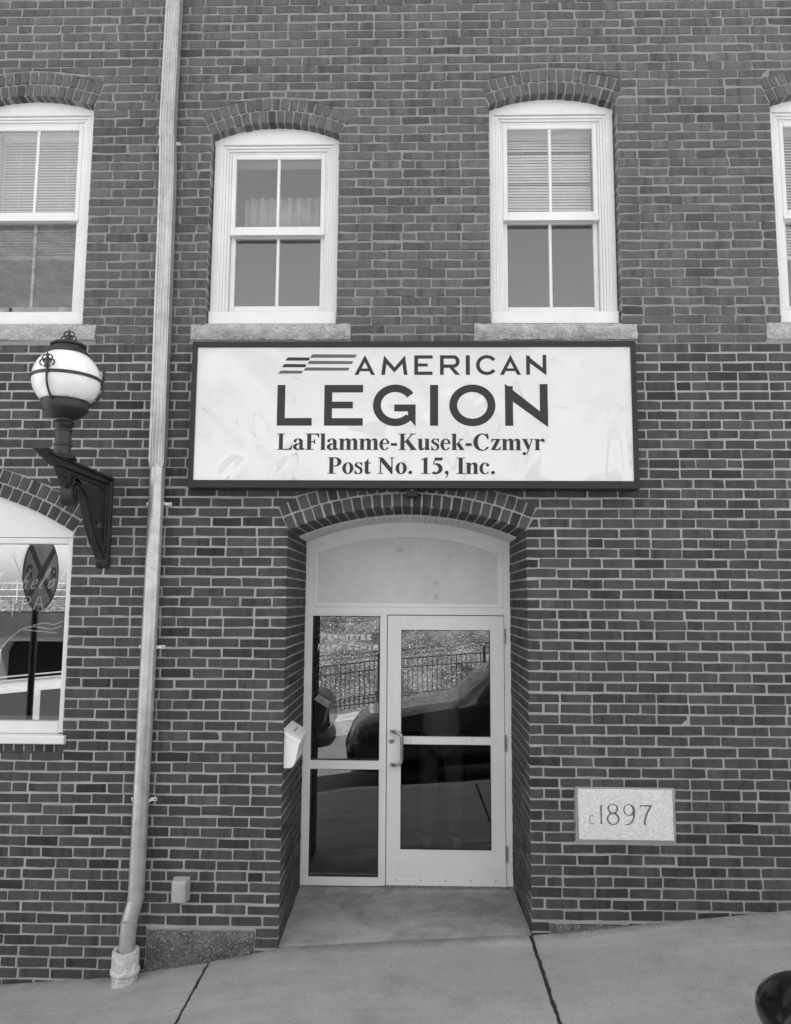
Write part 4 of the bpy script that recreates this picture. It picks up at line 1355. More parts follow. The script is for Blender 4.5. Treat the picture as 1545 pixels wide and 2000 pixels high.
# the emblem's six stripes (zoomed picture units)
def stripe(pts, mat):
    P_ = []
    n = len(pts)
    for i, (x, y) in enumerate(pts):
        P_.append((SXm(530+x/5.722), 3.7005-(y-63)/5.722*0.00343))
    mb = MB(); mb.add([(x, YL, z) for x, z in P_], [tuple(range(n))])
    mb.build('emblem_stripe', mat, face)
def sb(x0, yb, x1, yt, x2, x3): # bottom-left, top-left, top-right, bottom-right, rounded leading and trailing corners
    return [(x0, yb), (x0+8, yb-14), (x1-14, yt+10), (x1-2, yt+3), (x1+12, yt), (x2, yt+4), (x2-10, yt+16), (x3+14, yb-6), (x3, yb), ]
stripe(sb(425, 103, 455, 63, 957, 925), 'letter_mid')
stripe(sb(398, 174, 424, 137, 918, 890), 'letter_mid')
stripe(sb(355, 248, 385, 211, 880, 850), 'letter_mid')
stripe(sb(148, 135, 180, 97, 428, 408), 'letter_dark')
stripe(sb(108, 210, 140, 172, 388, 367), 'letter_dark')
stripe(sb(68, 281, 100, 245, 352, 325), 'letter_mid')
# small box hanging below the sign
pb = tag(empty('junction_box', loc=(-0.012, -0.01, 2.79)), 'small dark box on the arch bricks under the middle of the sign', 'box')
mb = MB(); mb.bbox(-0.034, 0.034, -0.062, 0.004, -0.026, 0.045, 0.004); mb.build('housing', 'black_aluminium', pb)
mb = MB(); mb.tube([(0, -0.064, 0.02), (0, -0.058, 0.02)], 0.006, 10); mb.build('screw', 'steel', pb)

# lettering on the sidelight glass
def glass_line(txt, x, z, h, wcap, wsm, gapx):
    for k, ch in enumerate(txt):
        if ch == ' ': x += wsm*0.75; continue
        big = ch.isupper()
        c = ch.upper(); hh = h if big else h*0.84
        w = (wcap if big else wsm)*(0.30 if c == 'I' else (0.25 if c == ':' else (1.15 if c == 'M' else 1.0)))
        mb = MB(); glyph_mesh(mb, SANS(c, 1.0 if c == 'I' else 0.0115/w, 0.011/hh), 0, 0, w, hh, 0)
        o = mb.build('letter', 'vinyl_white', sdl); o.location = (x, D+0.0288, z)
        x += w+gapx
glass_line('Permittee:', -0.705, 1.797, 0.046, 0.040, 0.036, 0.0098)
glass_line('Mark Czmyr', -0.728, 1.722, 0.044, 0.042, 0.036, 0.0108)

# doorbell on the sidelight glass
db = tag(empty('doorbell', loc=(-0.312, D+0.029, 1.285)), 'small white doorbell button stuck on the sidelight glass', 'doorbell')
mb = MB(); mb.bbox(-0.016, 0.016, -0.014, 0.0, -0.034, 0.034, 0.005); mb.build('housing', 'white_plastic', db)
mb = MB(); mb.lathe([(0.0, 0.0), (0.009, 0.0), (0.010, -0.003)], 20); o = mb.build('button', 'grey_plastic', db); o.location = (0, -0.0145, 0.004); o.rotation_euler = (R_(90), 0, 0)

# ------------------------------------------------------------------ wall lamp
LX = -2.035
lamp = tag(empty('wall_lamp', loc=(LX, 0, 2.29)), 'white globe wall lamp on an ornate black cast iron bracket', 'lamp')
def L3(y, z): return (0, y, z-2.29)
def prism_x(mb, poly, x0, x1):
    """poly of (y,z) extruded in x"""
    n = len(poly)
    v = [(x0, y, z-2.29) for y, z in poly] + [(x1, y, z-2.29) for y, z in poly]
    f = [tuple(range(n)), tuple(range(2*n-1, n-1, -1))] + [(i, i+n, (i+1) % n+n, (i+1) % n) for i in range(n)]
    mb.add(v, f)
zt = 2.885
mb = MB()
prism_x(mb, [(-0.012, 2.30), (0.004, 2.29), (0.004, 2.86), (-0.03, 2.86), (-0.03, 2.32)], -0.044, 0.044)
prism_x(mb, [(-0.03, 2.33), (-0.03, 2.85), (-0.052, 2.85), (-0.052, 2.36)], -0.022, 0.022)
prism_x(mb, [(-0.03, 2.32), (-0.03, 2.86), (-0.040, 2.86), (-0.040, 2.335)], -0.037, 0.037)
o = mb.build('back_plate', 'black_iron', lamp); bevel(o, 0.004, 2)
mb = MB()
prism_x(mb, [(0.0, zt-0.042), (0.0, zt), (-0.85, zt+0.006), (-0.90, zt+0.02), (-0.90, zt+0.010), (-0.85, zt-0.016), (-0.76, zt-0.042)], -0.030, 0.030)
prism_x(mb, [(0.0, zt-0.010), (0.0, zt+0.008), (-0.86, zt+0.014), (-0.93, zt+0.030), (-0.93, zt+0.020), (-0.85, zt-0.002)], -0.046, 0.046)
prism_x(mb, [(-0.05, zt-0.08), (0.0, zt-0.08), (0.0, zt-0.042), (-0.72, zt-0.042), (-0.68, zt-0.062)], -0.018, 0.018)
o = mb.build('arm_rail', 'black_iron', lamp); bevel(o, 0.005, 2)
# the big S scroll from under the arm down to the plate
sc = []
for k in range(0, 27):            # curl at the outer end
    w = R_(200-k*20)
    r = 0.022+0.0022*k
    sc.append((-0.535+r*math.cos(w)*0.9, zt-0.175+r*math.sin(w)*1.15))
sw = [(-0.50, zt-0.100), (-0.42, zt-0.115), (-0.345, zt-0.165), (-0.285, zt-0.25), (-0.225, zt-0.345), (-0.155, zt-0.425), (-0.085, zt-0.47), (-0.045, zt-0.52)]
def ribbon(mb, pts, t, x0, x1):
    P_ = [Vector(p) for p in pts]
    a, b = [], []
    for i, p in enumerate(P_):
        d = (P_[min(i+1, len(P_)-1)]-P_[max(i-1, 0)]).normalized()
        nn = Vector((-d.y, d.x))*t/2
        a.append(p+nn); b.append(p-nn)
    vs, fs = [], []
    for p, q in zip(a, b):
        for x in (x0, x1): vs += [(x, p.x, p.y-2.29), (x, q.x, q.y-2.29)]
    for i in range(len(P_)-1):
        k, l = 4*i, 4*i+4
        fs += [(k, l, l+1, k+1), (k+2, k+3, l+3, l+2), (k, k+2, l+2, l), (k+1, l+1, l+3, k+3)]
    fs += [(0, 1, 3, 2), (len(vs)-4, len(vs)-2, len(vs)-1, len(vs)-3)]
    mb.add(vs, fs)
mb = MB()
ribbon(mb, sc, 0.020, -0.034, 0.034)
fine = []
for i in range(len(sw)-1):
    for t in range(4):
        fine.append((sw[i][0]+(sw[i+1][0]-sw[i][0])*t/4, sw[i][1]+(sw[i+1][1]-sw[i][1])*t/4))
fine.append(sw[-1])
ribbon(mb, [(-0.56, zt-0.085)]+fine, 0.030, -0.034, 0.034)
ribbon(mb, fine, 0.052, -0.018, 0.018)
mb.build('scroll', 'black_iron', lamp, smooth=True)
# drop under the outer end of the rail with a pierced loop
mb = MB()
prism_x(mb, [(-0.74, zt-0.045), (-0.56, zt-0.045), (-0.58, zt-0.10), (-0.60, zt-0.14), (-0.64, zt-0.145), (-0.68, zt-0.10)], -0.014, 0.014)
for y, z, r in ((-0.645, zt-0.080, 0.016), (-0.615, zt-0.112, 0.012)):
    mb.tube([(0.016, y+r*math.cos(w), z-2.29+r*math.sin(w)) for w in [k*math.pi/8 for k in range(17)]], 0.005, 6, False)
mb.build('rail_drop', 'black_iron', lamp)
# pierced lattice infill: crossing bars with studs
mb = MB()
def inside(y, z):
    if not (-0.50 < y < -0.05 and z < zt-0.085): return False
    for (ya, za), (yb, zb) in zip(sw[:-1], sw[1:]):
        if ya <= y <= yb:
            t = (y-ya)/(yb-ya)
            return z > za+(zb-za)*t+0.012
    return False
step_ = 0.030
for sgn in (1, -1):
    for k in range(-30, 40):
        seg = []
        for t in range(0, 70):
            y = -0.52+t*0.008
            z = zt-0.45 + k*step_*1.7 + sgn*(y+0.25)*1.7
            if inside(y, z): seg.append((0.002*sgn, y, z-2.29))
            else:
                if len(seg) > 1: mb.tube([seg[0], seg[-1]], 0.0058, 6)
                seg = []
        if len(seg) > 1: mb.tube([seg[0], seg[-1]], 0.0058, 6)
mb.build('lattice', 'black_iron', lamp)
mb = MB()
pl = [(-0.05, zt-0.085)]+[(y, z) for y, z in sw[1:]][::-1]+[(-0.47, zt-0.085)]
prism_x(mb, pl, -0.003, 0.003)
mb.build('web_plate', 'black_iron', lamp)
mb = MB()
mb.lathe([(0.0, 0.0), (0.030, 0.002), (0.036, 0.010), (0.024, 0.022), (0.012, 0.030), (0.0, 0.032)], 20)
for s in (-1, 1):
    pass
o = mb.build('rosette', 'black_iron', lamp, smooth=True); o.location = (0.004, -0.13, zt-0.33-2.29); o.rotation_euler = (0, R_(90), 0)
# post, cup, globe
PY = -0.67
GZ_ = 3.365
mb = MB()
mb.lathe([(0.075, 2.893), (0.078, 2.905), (0.052, 2.918), (0.046, 2.935), (0.046, 2.968), (0.052, 2.972), (0.052, 2.980), (0.045, 2.985), (0.045, 3.055), (0.050, 3.058), (0.050, 3.066),
          (0.040, 3.070), (0.044, 3.080), (0.056, 3.088), (0.060, 3.100), (0.054, 3.112), (0.045, 3.120), (0.047, 3.130), (0.085, 3.142), (0.108, 3.160), (0.126, 3.180), (0.130, 3.186),
          (0.130, 3.224), (0.134, 3.228), (0.134, 3.236), (0.116, 3.238)], 32, (0, PY, -2.29))
mb.build('post_and_cup', 'black_iron', lamp, smooth=True)
gl = MB()
prof = [(0.112, -0.165)]
for k in range(2, 37):
    w = -math.pi/2+math.pi*(k/38)
    r, z = 0.190*math.cos(w), 0.182*math.sin(w)
    if z > -0.160 and z < 0.155: prof.append((r, z))
prof.append((0.098, 0.158))
gl.lathe(prof, 48)
o = gl.build('globe', 'milk_glass', lamp, smooth=True); o.location = (0, PY, GZ_-2.29)
mb = MB()
mb.lathe([(0.112, 0.150), (0.118, 0.156), (0.108, 0.170), (0.088, 0.178), (0.086, 0.196), (0.098, 0.200), (0.100, 0.210), (0.090, 0.216), (0.040, 0.226), (0.014, 0.230), (0.010, 0.240), (0.0, 0.242)], 36, (0, PY, GZ_-2.29))
mb.build('cap', 'black_iron', lamp, smooth=True)
mb = MB()
ringp = [(0.195*math.cos(w), PY+0.195*math.sin(w), GZ_-2.29+0.004) for w in [k*2*math.pi/48 for k in range(49)]]
vs, fs = [], []
for w in [k*2*math.pi/48 for k in range(48)]:
    for r, z in ((0.1885, -0.009), (0.1955, -0.009), (0.1955, 0.009), (0.1885, 0.009)):
        vs.append((r*math.cos(w), PY+r*math.sin(w), GZ_-2.29+z))
for k in range(48):
    l = (k+1) % 48
    for j in range(4):
        fs.append((4*k+j, 4*l+j, 4*l+(j+1) % 4, 4*k+(j+1) % 4))
mb.add(vs, fs); mb.build('band', 'black_iron', lamp, smooth=True)
def finial_mesh():
    mb = MB()
    loop = lambda cx, cz, rx, rz, a0, a1: mb.tube([(cx+rx*math.cos(R_(a0+(a1-a0)*k/16)), 0, cz+rz*math.sin(R_(a0+(a1-a0)*k/16))) for k in range(17)], 0.0042, 6)
    loop(-0.024, 0.026, 0.020, 0.018, -60, 250); loop(0.024, 0.026, 0.020, 0.018, -70, 240)
    loop(-0.012, 0.052, 0.018, 0.018, 20, 260); loop(0.012, 0.052, 0.018, 0.018, -80, 160)
    loop(-0.012, 0.036, 0.010, 0.012, 0, 360); loop(0.012, 0.036, 0.010, 0.012, 0, 360)
    mb.tube([(0, 0, 0), (0, 0, 0.03), (0, 0, 0.05), (0, 0, 0.072), (0, 0, 0.09)], [0.010, 0.005, 0.009, 0.007, 0.001], 8)
    mb.tube([(-0.016, 0, 0.004), (0.016, 0, 0.004)], 0.006, 6)
    return mb
ft = finial_mesh().build('finial', 'black_iron', lamp, smooth=True)
ft.location = (0, PY, GZ_-2.29+0.222)
for k, w in enumerate((R_(-96), R_(24), R_(144))):
    st = MB(); pts = []
    for q in range(9):
        e = R_(-62+q*62/8)
        rr = 0.199+0.010*math.sin(q/8*math.pi)
        pts.append((rr*math.cos(e)*math.cos(w)*(1 if q else 0.98), PY+rr*math.cos(e)*math.sin(w), GZ_-2.29+0.19*math.sin(e)*1.02))
    pts = [(0.128*math.cos(w), PY+0.128*math.sin(w), 3.205-2.29)]+pts[1:]
    pts.append((0.201*math.cos(w), PY+0.201*math.sin(w), GZ_-2.29+0.035))
    st.tube(pts, 0.0065, 8)
    st.build('strap', 'black_iron', lamp, smooth=True)
    f2 = ft.copy(); COL.objects.link(f2)
    f2.location = (0.202*math.cos(w), PY+0.202*math.sin(w), GZ_-2.29+0.018); f2.rotation_euler = (0, 0, w+R_(90))

# ------------------------------------------------------------------ downspout
dsp = tag(empty('downspout', loc=(-1.70, -0.06, -0.2)), 'galvanised downspout, fluted above and round below, left of the sign', 'downspout')
o_ = Vector((-1.70, -0.06, -0.2))
def DS(x, y, z): return (x-o_.x, y-o_.y, z-o_.z)
def fluted(zs_, xs_):
    """rectangular pipe with flutes on its faces"""
    sec = []
    w, d = 0.050, 0.036
    for k in range(21):
        u = -1+2*k/20
        sec.append((u*w, -d+(0.0060 if (k % 4 in (2, 3) and 2 < k < 19) else 0)))
    sec += [(w, -d*0.3), (w, d*0.5), (w, d), (-w, d), (-w, d*0.5), (-w, -d*0.3)]
    vs, fs = [], []
    n = len(sec)
    r = random.Random(4)
    for z, x in zip(zs_, xs_):
        for a, b in sec: vs.append(DS(x+a+r.gauss(0, 0.0004), -0.062+b+r.gauss(0, 0.0005), z))
    for i in range(len(zs_)-1):
        for k in range(n): fs.append((i*n+k, i*n+(k+1) % n, (i+1)*n+(k+1) % n, (i+1)*n+k))
    fs.append(tuple(range(n))); fs.append(tuple(range((len(zs_)-1)*n, len(zs_)*n)))
    mb = MB(); mb.add(vs, fs); return mb
zz = [5.262+0.25*k for k in range(14)]
fluted(zz, [-1.712+0.002*k for k in range(14)]).build('fluted_pipe', 'galvanised', dsp)
zz = [2.985]+[3.0+0.22*k for k in range(10)]+[5.268]
xx = [-1.670]+[-1.671-0.0016*k for k in range(10)]+[-1.695]
fluted(zz, [x-0.012 for x in xx]).build('fluted_pipe', 'galvanised', dsp)
mb = MB()   # crimped transition
sec0 = [(-0.050, -0.036), (0.0, -0.036), (0.050, -0.036), (0.050, 0.036), (0.0, 0.036), (-0.050, 0.036)]
sec1 = [(-0.040, -0.026), (0.0, -0.046), (0.040, -0.026), (0.040, 0.026), (0.0, 0.046), (-0.040, 0.026)]
vs = [DS(-1.682+a, -0.062+b, 2.986) for a, b in sec0]+[DS(-1.684+a, -0.062+b, 2.935) for a, b in sec1]
mb.add(vs, [(k, (k+1) % 6, 6+(k+1) % 6, 6+k) for k in range(6)])
mb.build('crimp', 'galvanised', dsp)
def pipe_seg(pts, r, name='round_pipe', n=28, ridge=True):
    mb = MB(); vs, fs = [], []
    rr = random.Random(9)
    for p in pts:
        for k in range(n):
            w = 2*math.pi*k/n
            q = r*(1+(0.035 if (ridge and k % 7 == 0) else 0))+rr.gauss(0, 0.0004)
            vs.append(DS(p[0]+q*math.cos(w), p[1]+q*math.sin(w), p[2]))
    for i in range(len(pts)-1):
        for k in range(n): fs.append((i*n+k, i*n+(k+1) % n, (i+1)*n+(k+1) % n, (i+1)*n+k))
    mb.add(vs, fs)
    return mb.build(name, 'galvanised', dsp, angle=40)
zl = [2.950-0.12*k for k in range(22)]+[0.275]
pp = [(-1.680-(2.95-z)*0.0085, -0.064, z) for z in zl]+[(-1.7045, -0.066, 0.258), (-1.716, -0.073, 0.205), (-1.7275, -0.080, 0.155), (-1.731, -0.083, 0.138), (-1.736, -0.086, 0.05), (-1.740, -0.088, -0.06)]
pipe_seg(pp, 0.049)
for z, x, y in ((0.266, -1.7035, -0.065), (0.146, -1.7295, -0.082), (1.53, -1.692, -0.064)):
    mb = MB(); mb.lathe([(0.048, -0.006), (0.0515, -0.005), (0.0515, 0.005), (0.048, 0.006)], 28, DS(x, y, z)); mb.build('seam_band', 'galvanised', dsp, smooth=True)
mb = MB()   # collar and stub of the plastic drain
cx, cy = -1.742, -0.090
mb.lathe([(0.052, -0.030), (0.078, -0.026), (0.080, -0.040), (0.080, -0.130), (0.086, -0.134), (0.087, -0.152), (0.082, -0.158), (0.076, -0.162), (0.074, -0.42)], 36, DS(cx, cy, 0))
o = mb.build('drain_collar', 'pvc_grey', dsp, smooth=True)
def clip(z, x, r, ext):
    mb = MB()
    pts = []
    mb.box(*[v for v in (x-r-ext-o_.x, x-r+0.006-o_.x)], -0.002-0.012-o_.y, -0.002-o_.y, z-0.010-o_.z, z+0.010-o_.z)
    mb.box(x+r-0.006-o_.x, x+r+ext*1.3-o_.x, -0.014-o_.y, -0.002-o_.y, z-0.010-o_.z, z+0.010-o_.z)
    mb.box(x-r-0.004-o_.x, x-r-o_.x, -0.055-o_.y, -0.002-o_.y, z-0.009-o_.z, z+0.009-o_.z)
    mb.box(x+r-o_.x, x+r+0.004-o_.x, -0.060-o_.y, -0.002-o_.y, z-0.009-o_.z, z+0.009-o_.z)
    c = mb.build('clip', 'white_metal', dsp)
    for X in (x-r-ext*0.6, x+r+ext*0.95):
        s = MB(); s.tube([DS(X, -0.018, z), DS(X, -0.010, z)], 0.0048, 8)
        s.build('screw', 'black_iron', c)
clip(5.249, -1.718, 0.052, 0.022)
clip(2.717, -1.684, 0.050, 0.028)
clip(1.788, -1.692, 0.050, 0.028)
clip(0.839, -1.700, 0.050, 0.026)

# ------------------------------------------------------------------ weatherproof outlet box
ob = tag(empty('outlet_box', loc=(-1.437, 0, 0.305)), 'grey weatherproof outlet cover on the brick left of the entrance', 'outlet box')
mb = MB(); mb.bbox(-0.050, 0.050, -0.030, 0.002, -0.068, 0.068, 0.004); o = mb.build('base', 'grey_plastic', ob); bevel(o, 0.003)
mb = MB(); mb.bbox(-0.044, 0.044, -0.088, -0.031, -0.066, 0.066, 0.010); o = mb.build('cover', 'grey_plastic', ob); bevel(o, 0.004, 3)
mb = MB()
for k in range(5): mb.box(0.046, 0.051, -0.036, -0.028, -0.05+k*0.022, -0.038+k*0.022)
mb.build('hinge_teeth', 'grey_plastic', ob)
mb = MB(); mb.bbox(-0.030, 0.026, -0.0905, -0.086, -0.056, 0.040, 0.002); mb.build('cover_panel', 'grey_plastic', ob)

# ------------------------------------------------------------------ mailbox on the left jamb
mbx = tag(empty('mailbox', loc=(-0.824, 0.03, 1.03)), 'white metal mailbox fixed to the left brick jamb of the doorway', 'mailbox')
mb = MB()
prof = [(0.0, 0.235), (0.0, 0.0), (0.040, 0.0), (0.058, 0.008), (0.070, 0.026), (0.076, 0.050), (0.098, 0.166)]
n = len(prof)
vs = [(x, 0.0, z) for x, z in prof]+[(x, 0.33, z) for x, z in prof]
fs = [tuple(range(n)), tuple(range(2*n-1, n-1, -1))]+[(i, i+n, (i+1) % n+n, (i+1) % n) for i in range(n)]
mb.add(vs, fs); o = mb.build('body', 'white_metal', mbx, angle=50)
mb = MB()
lid = [(-0.002, 0.246), (0.106, 0.182), (0.108, 0.166), (0.104, 0.160), (0.100, 0.176), (-0.002, 0.238)]
n = len(lid)
vs = [(x, -0.008, z) for x, z in lid]+[(x, 0.338, z) for x, z in lid]
fs = [tuple(range(n)), tuple(range(2*n-1, n-1, -1))]+[(i, i+n, (i+1) % n+n, (i+1) % n) for i in range(n)]
mb.add(vs, fs)
side = [(0.0, 0.240), (0.102, 0.178), (0.100, 0.150), (0.0, 0.212)]
for y in (-0.008, 0.334):
    v = [(x, y, z) for x, z in side]+[(x, y+0.004, z) for x, z in side]
    mb.add(v, [(0, 1, 2, 3), (7, 6, 5, 4)]+[(i, i+4, (i+1) % 4+4, (i+1) % 4) for i in range(4)])
mb.build('lid', 'white_metal', mbx)
mb = MB()
a = (0.050, 0.246-0.052*64/108+0.0022); 
v = []
for y in (0.075, 0.255):
    for xx in (0.048, 0.053): v.append((xx, y, 0.246-(xx+0.002)*64/108+0.0012))
mb.add(v, [(0, 1, 3, 2)]); mb.build('slot', 'dark_hole', mbx)

# ------------------------------------------------------------------ date stone with cut figures
ds = tag(empty('date_stone', loc=(1.322, 0, 0.783)), 'pale granite date stone reading c. 1897 set low in the wall', 'date stone')
PW, PH_ = 0.292, 0.151
def ell(cx, cz, rx, rz, n=28, a0=0, a1=360, end=True):
    return [(cx+rx*math.cos(R_(a0+(a1-a0)*k/n)), cz+rz*math.sin(R_(a0+(a1-a0)*k/n))) for k in range(n+(1 if end and abs(a1-a0) < 360 else 0))]
def fig_contours():
    """outlines of the cut figures in metres about the stone's centre (holes) and islands"""
    S = 0.003294/1.0
    def px(x, y): return ((x-757)/6.717*S, (480-y)/6.717*S)     # from the enlarged picture
    out = []
    P1 = [(430, 395), (462, 355), (460, 560), (470, 600), (432, 600), (442, 560), (440, 400)]
    out.append([px(*p) for p in P1])
    P7 = [(938, 362), (1098, 362), (1040, 470), (1012, 560), (1012, 595), (1040, 608), (985, 604), (985, 560), (1010, 470), (1060, 382), (955, 380), (944, 410), (938, 410)]
    out.append([px(*p) for p in P7])
    # 8: outer hourglass, two islands
    o8 = [px(600+70*math.cos(R_(a)), 408-57*math.sin(R_(a))) for a in range(-50, 231, 10)]
    o8 += [px(602+82*math.cos(R_(a)), 537-75*math.sin(R_(a))) for a in range(130, 411, 10)]
    out.append(o8)
    out.append([px(600+46*math.cos(R_(a)), 408-46*math.sin(R_(a))) for a in range(0, 360, 15)])
    out.append([px(600+58*math.cos(R_(a)), 538-58*math.sin(R_(a))) for a in range(0, 360, 15)])
    # 9
    o9 = [px(805+76*math.cos(R_(a)), 425-72*math.sin(R_(a))) for a in range(0, 300, 10)]
    o9 += [(px(845, 487)), px(852, 500), px(840, 540), px(810, 585), px(740, 605), px(742, 614), px(800, 608), px(848, 575), px(875, 520), px(882, 460)]
    out.append(o9)
    out.append([px(797+50*math.cos(R_(a)), 425-60*math.sin(R_(a))) for a in range(0, 360, 15)])
    # c and full stop
    c = [px(332+34*math.cos(R_(a)), 547-56*math.sin(R_(a))) for a in range(45, 316, 15)]+[px(332+24*math.cos(R_(a)), 547-46*math.sin(R_(a))) for a in range(315, 44, -15)]
    out.append(c)
    out.append([px(358, 594), px(367, 594), px(367, 603), px(358, 603)])
    return out
def filled(name, contours, depth, mat, parent):
    cu = bpy.data.curves.new(name, 'CURVE'); cu.dimensions = '2D'; cu.fill_mode = 'BOTH'; cu.extrude = depth/2
    for c in contours:
        sp = cu.splines.new('POLY'); sp.points.add(len(c)-1); sp.use_cyclic_u = True
        for p, q in zip(sp.points, c): p.co = (q[0], q[1], 0, 1)
    tmp = bpy.data.objects.new(name, cu); COL.objects.link(tmp)
    bpy.context.view_layer.update()
    me = bpy.data.meshes.new_from_object(tmp.evaluated_get(bpy.context.evaluated_depsgraph_get()))
    bpy.data.objects.remove(tmp)
    me.materials.clear(); me.materials.append(M(mat))
    o = bpy.data.objects.new(name, me); COL.objects.link(o); o.parent = parent
    o.rotation_euler = (R_(90), 0, 0)
    return o
rect = [(-PW+0.002, -PH_), (PW+0.002, -PH_), (PW, PH_), (-PW, PH_)]
o = filled('stone_face', [rect]+fig_contours(), 0.010, 'granite_polished', ds); o.location = (0, -0.007, 0)
mb = MB(); mb.box(-PW-0.001, PW+0.001, -0.0035, 0.05, -PH_-0.001, PH_+0.001); mb.build('cut_ground', 'stone_dirt', ds)
mb = MB()
for a, b, c, d in ((-PW-0.013, PW+0.016, PH_+0.0015, PH_+0.010), (-PW-0.014, PW+0.017, -PH_-0.012, -PH_-0.0015), (-PW-0.013, -PW-0.0015, -PH_-0.0015, PH_+0.0015), (PW+0.0035, PW+0.016, -PH_-0.0015, PH_+0.0015)):
    mb.box(a, b, -0.004, 0.02, c, d)
o = mb.build('mortar_border', 'mortar_lower', ds)

# ------------------------------------------------------------------ unlit neon sign inside the shop window
ne = tag(empty('neon_sign', loc=(-2.63, 0.15, 2.11)), 'unlit glass tube neon sign in script behind the lower left window', 'neon sign')
def NT(pts, r=0.0048, smooth=True):
    P_ = [Vector((p[0], 0, p[1])) for p in pts]
    if smooth:
        Q = []
        for i in range(len(P_)-1):
            p0, p1, p2, p3 = P_[max(i-1, 0)], P_[i], P_[i+1], P_[min(i+2, len(P_)-1)]
            for t in (0, 0.25, 0.5, 0.75):
                Q.append(0.5*((2*p1)+(p2-p0)*t+(2*p0-5*p1+4*p2-p3)*t*t+(3*p1-p0-3*p2+p3)*t**3))
        Q.append(P_[-1]); P_ = Q
    mb = MB(); mb.tube([tuple(p) for p in P_], r, 6)
    return mb.build('tube', 'neon_tube', ne, smooth=True)
# script letters in metres about the sign's origin; sheared like handwriting
def SC(x, z): return (x+0.35*z, z)
S0 = 0.03
def scr(dx, pts, h=0.11): NT([(dx+SC(a*0.1, b*h)[0], S0+b*h+0.05*(dx+0.3)) for a, b in pts])
scr(-0.30, [(-0.9, 0.9), (-0.3, 1.1), (0.0, 1.2), (-0.1, 0.5), (-0.2, 0.0), (0.2, 0.8), (0.45, 1.15), (0.42, 0.5), (0.45, 0.05), (0.75, 0.7), (1.0, 1.15), (1.0, 0.5), (1.05, 0.05), (1.25, 0.1)])
scr(-0.15, [(0.0, 0.55), (-0.05, 0.1), (0.1, 0.0), (0.25, 0.25)])
scr(-0.09, [(0.40, 0.50), (0.2, 0.58), (0.02, 0.25), (0.12, 0.0), (0.35, 0.1)])
scr(-0.03, [(0.25, 1.2), (0.1, 0.6), (0.0, 0.0), (0.18, 0.5), (0.34, 0.5), (0.32, 0.1), (0.45, 0.05)])
scr(0.045, [(0.0, 0.25), (0.25, 0.35), (0.22, 0.58), (0.02, 0.4), (0.05, 0.02), (0.3, 0.1)])
scr(0.10, [(0.0, 0.1), (0.25, 0.8), (0.3, 1.25), (0.12, 0.9), (0.05, 0.1), (0.2, 0.05)])
scr(0.16, [(0.2, 0.55), (0.0, 0.3), (0.1, 0.0), (0.32, 0.25), (0.2, 0.55), (0.4, 0.5)])
scr(0.23, [(0.1, 1.2), (0.0, 0.5), (0.02, 0.05), (0.25, 0.1), (0.25, 0.5), (0.05, 0.5)])
bz = -0.09
def blk(dx, pts): NT([(dx+a*0.075, bz+b*0.085) for a, b in pts], 0.0048, False)
blk(-0.24, [(0, 1), (0, 0.1), (0.3, 0), (0.6, 0.1), (0.6, 1)])
blk(-0.155, [(0, 1), (0, 0), (0.6, 0)])
blk(-0.105, [(0, 1), (1.0, 1)]); blk(-0.105, [(0.5, 1), (0.5, -0.6)])
blk(0.0, [(0, 0), (0, 1), (0.6, 1), (0.7, 0.7), (0.5, 0.5), (0.1, 0.45), (0.7, 0)])
blk(0.075, [(0, 0), (0.4, 1), (0.55, 1), (0.85, 0)]); blk(0.075, [(0.2, 0.4), (0.7, 0.4)])
NT([(-0.12, -0.34), (-0.06, -0.27), (0.02, -0.215), (0.10, -0.205), (0.20, -0.22), (0.27, -0.20)])
NT([(0.02, -0.225), (0.12, -0.235), (0.24, -0.245)])
NT([(0.08, -0.195), (0.16, -0.180), (0.22, -0.190), (0.28, -0.165)])
mb = MB()
mb.tube([(-0.30, 0.02, -0.36), (-0.30, 0.02, 0.22)], 0.006, 6); mb.tube([(0.10, 0.02, -0.36), (0.10, 0.02, 0.22)], 0.006, 6)
mb.tube([(-0.34, 0.02, -0.02), (0.32, 0.02, -0.02)], 0.006, 6)
mb.build('support_frame', 'black_iron', ne)

# ------------------------------------------------------------------ across the street (seen in the glass)
from mathutils import noise as mnoise
def hill(x, y):
    d = max(0, -11.3-y)
    mask = smoothstep(-4.0, -0.5, x+0.36*(-y))
    rise = 9.5*(1-math.exp(-d*0.075))
    lo = zfar(x, -11.0)-0.03
    nz = mnoise.noise(Vector((x*0.5, y*0.5, 0)))*0.25*min(1, d) + mnoise.noise(Vector((x*1.7, y*1.7, 3)))*0.10*min(1, d)
    return lo+rise*mask+nz*(0.3+mask)-0.02*d*(1-mask)
bank = sheet(hill, -60, 60, -70, -11.0, 240, 130).build('grass_bank', 'bank_litter', None, smooth=True)
tag(bank, 'steep sunlit bank of dry grass and leaf litter across the street', 'bank', kind='structure')

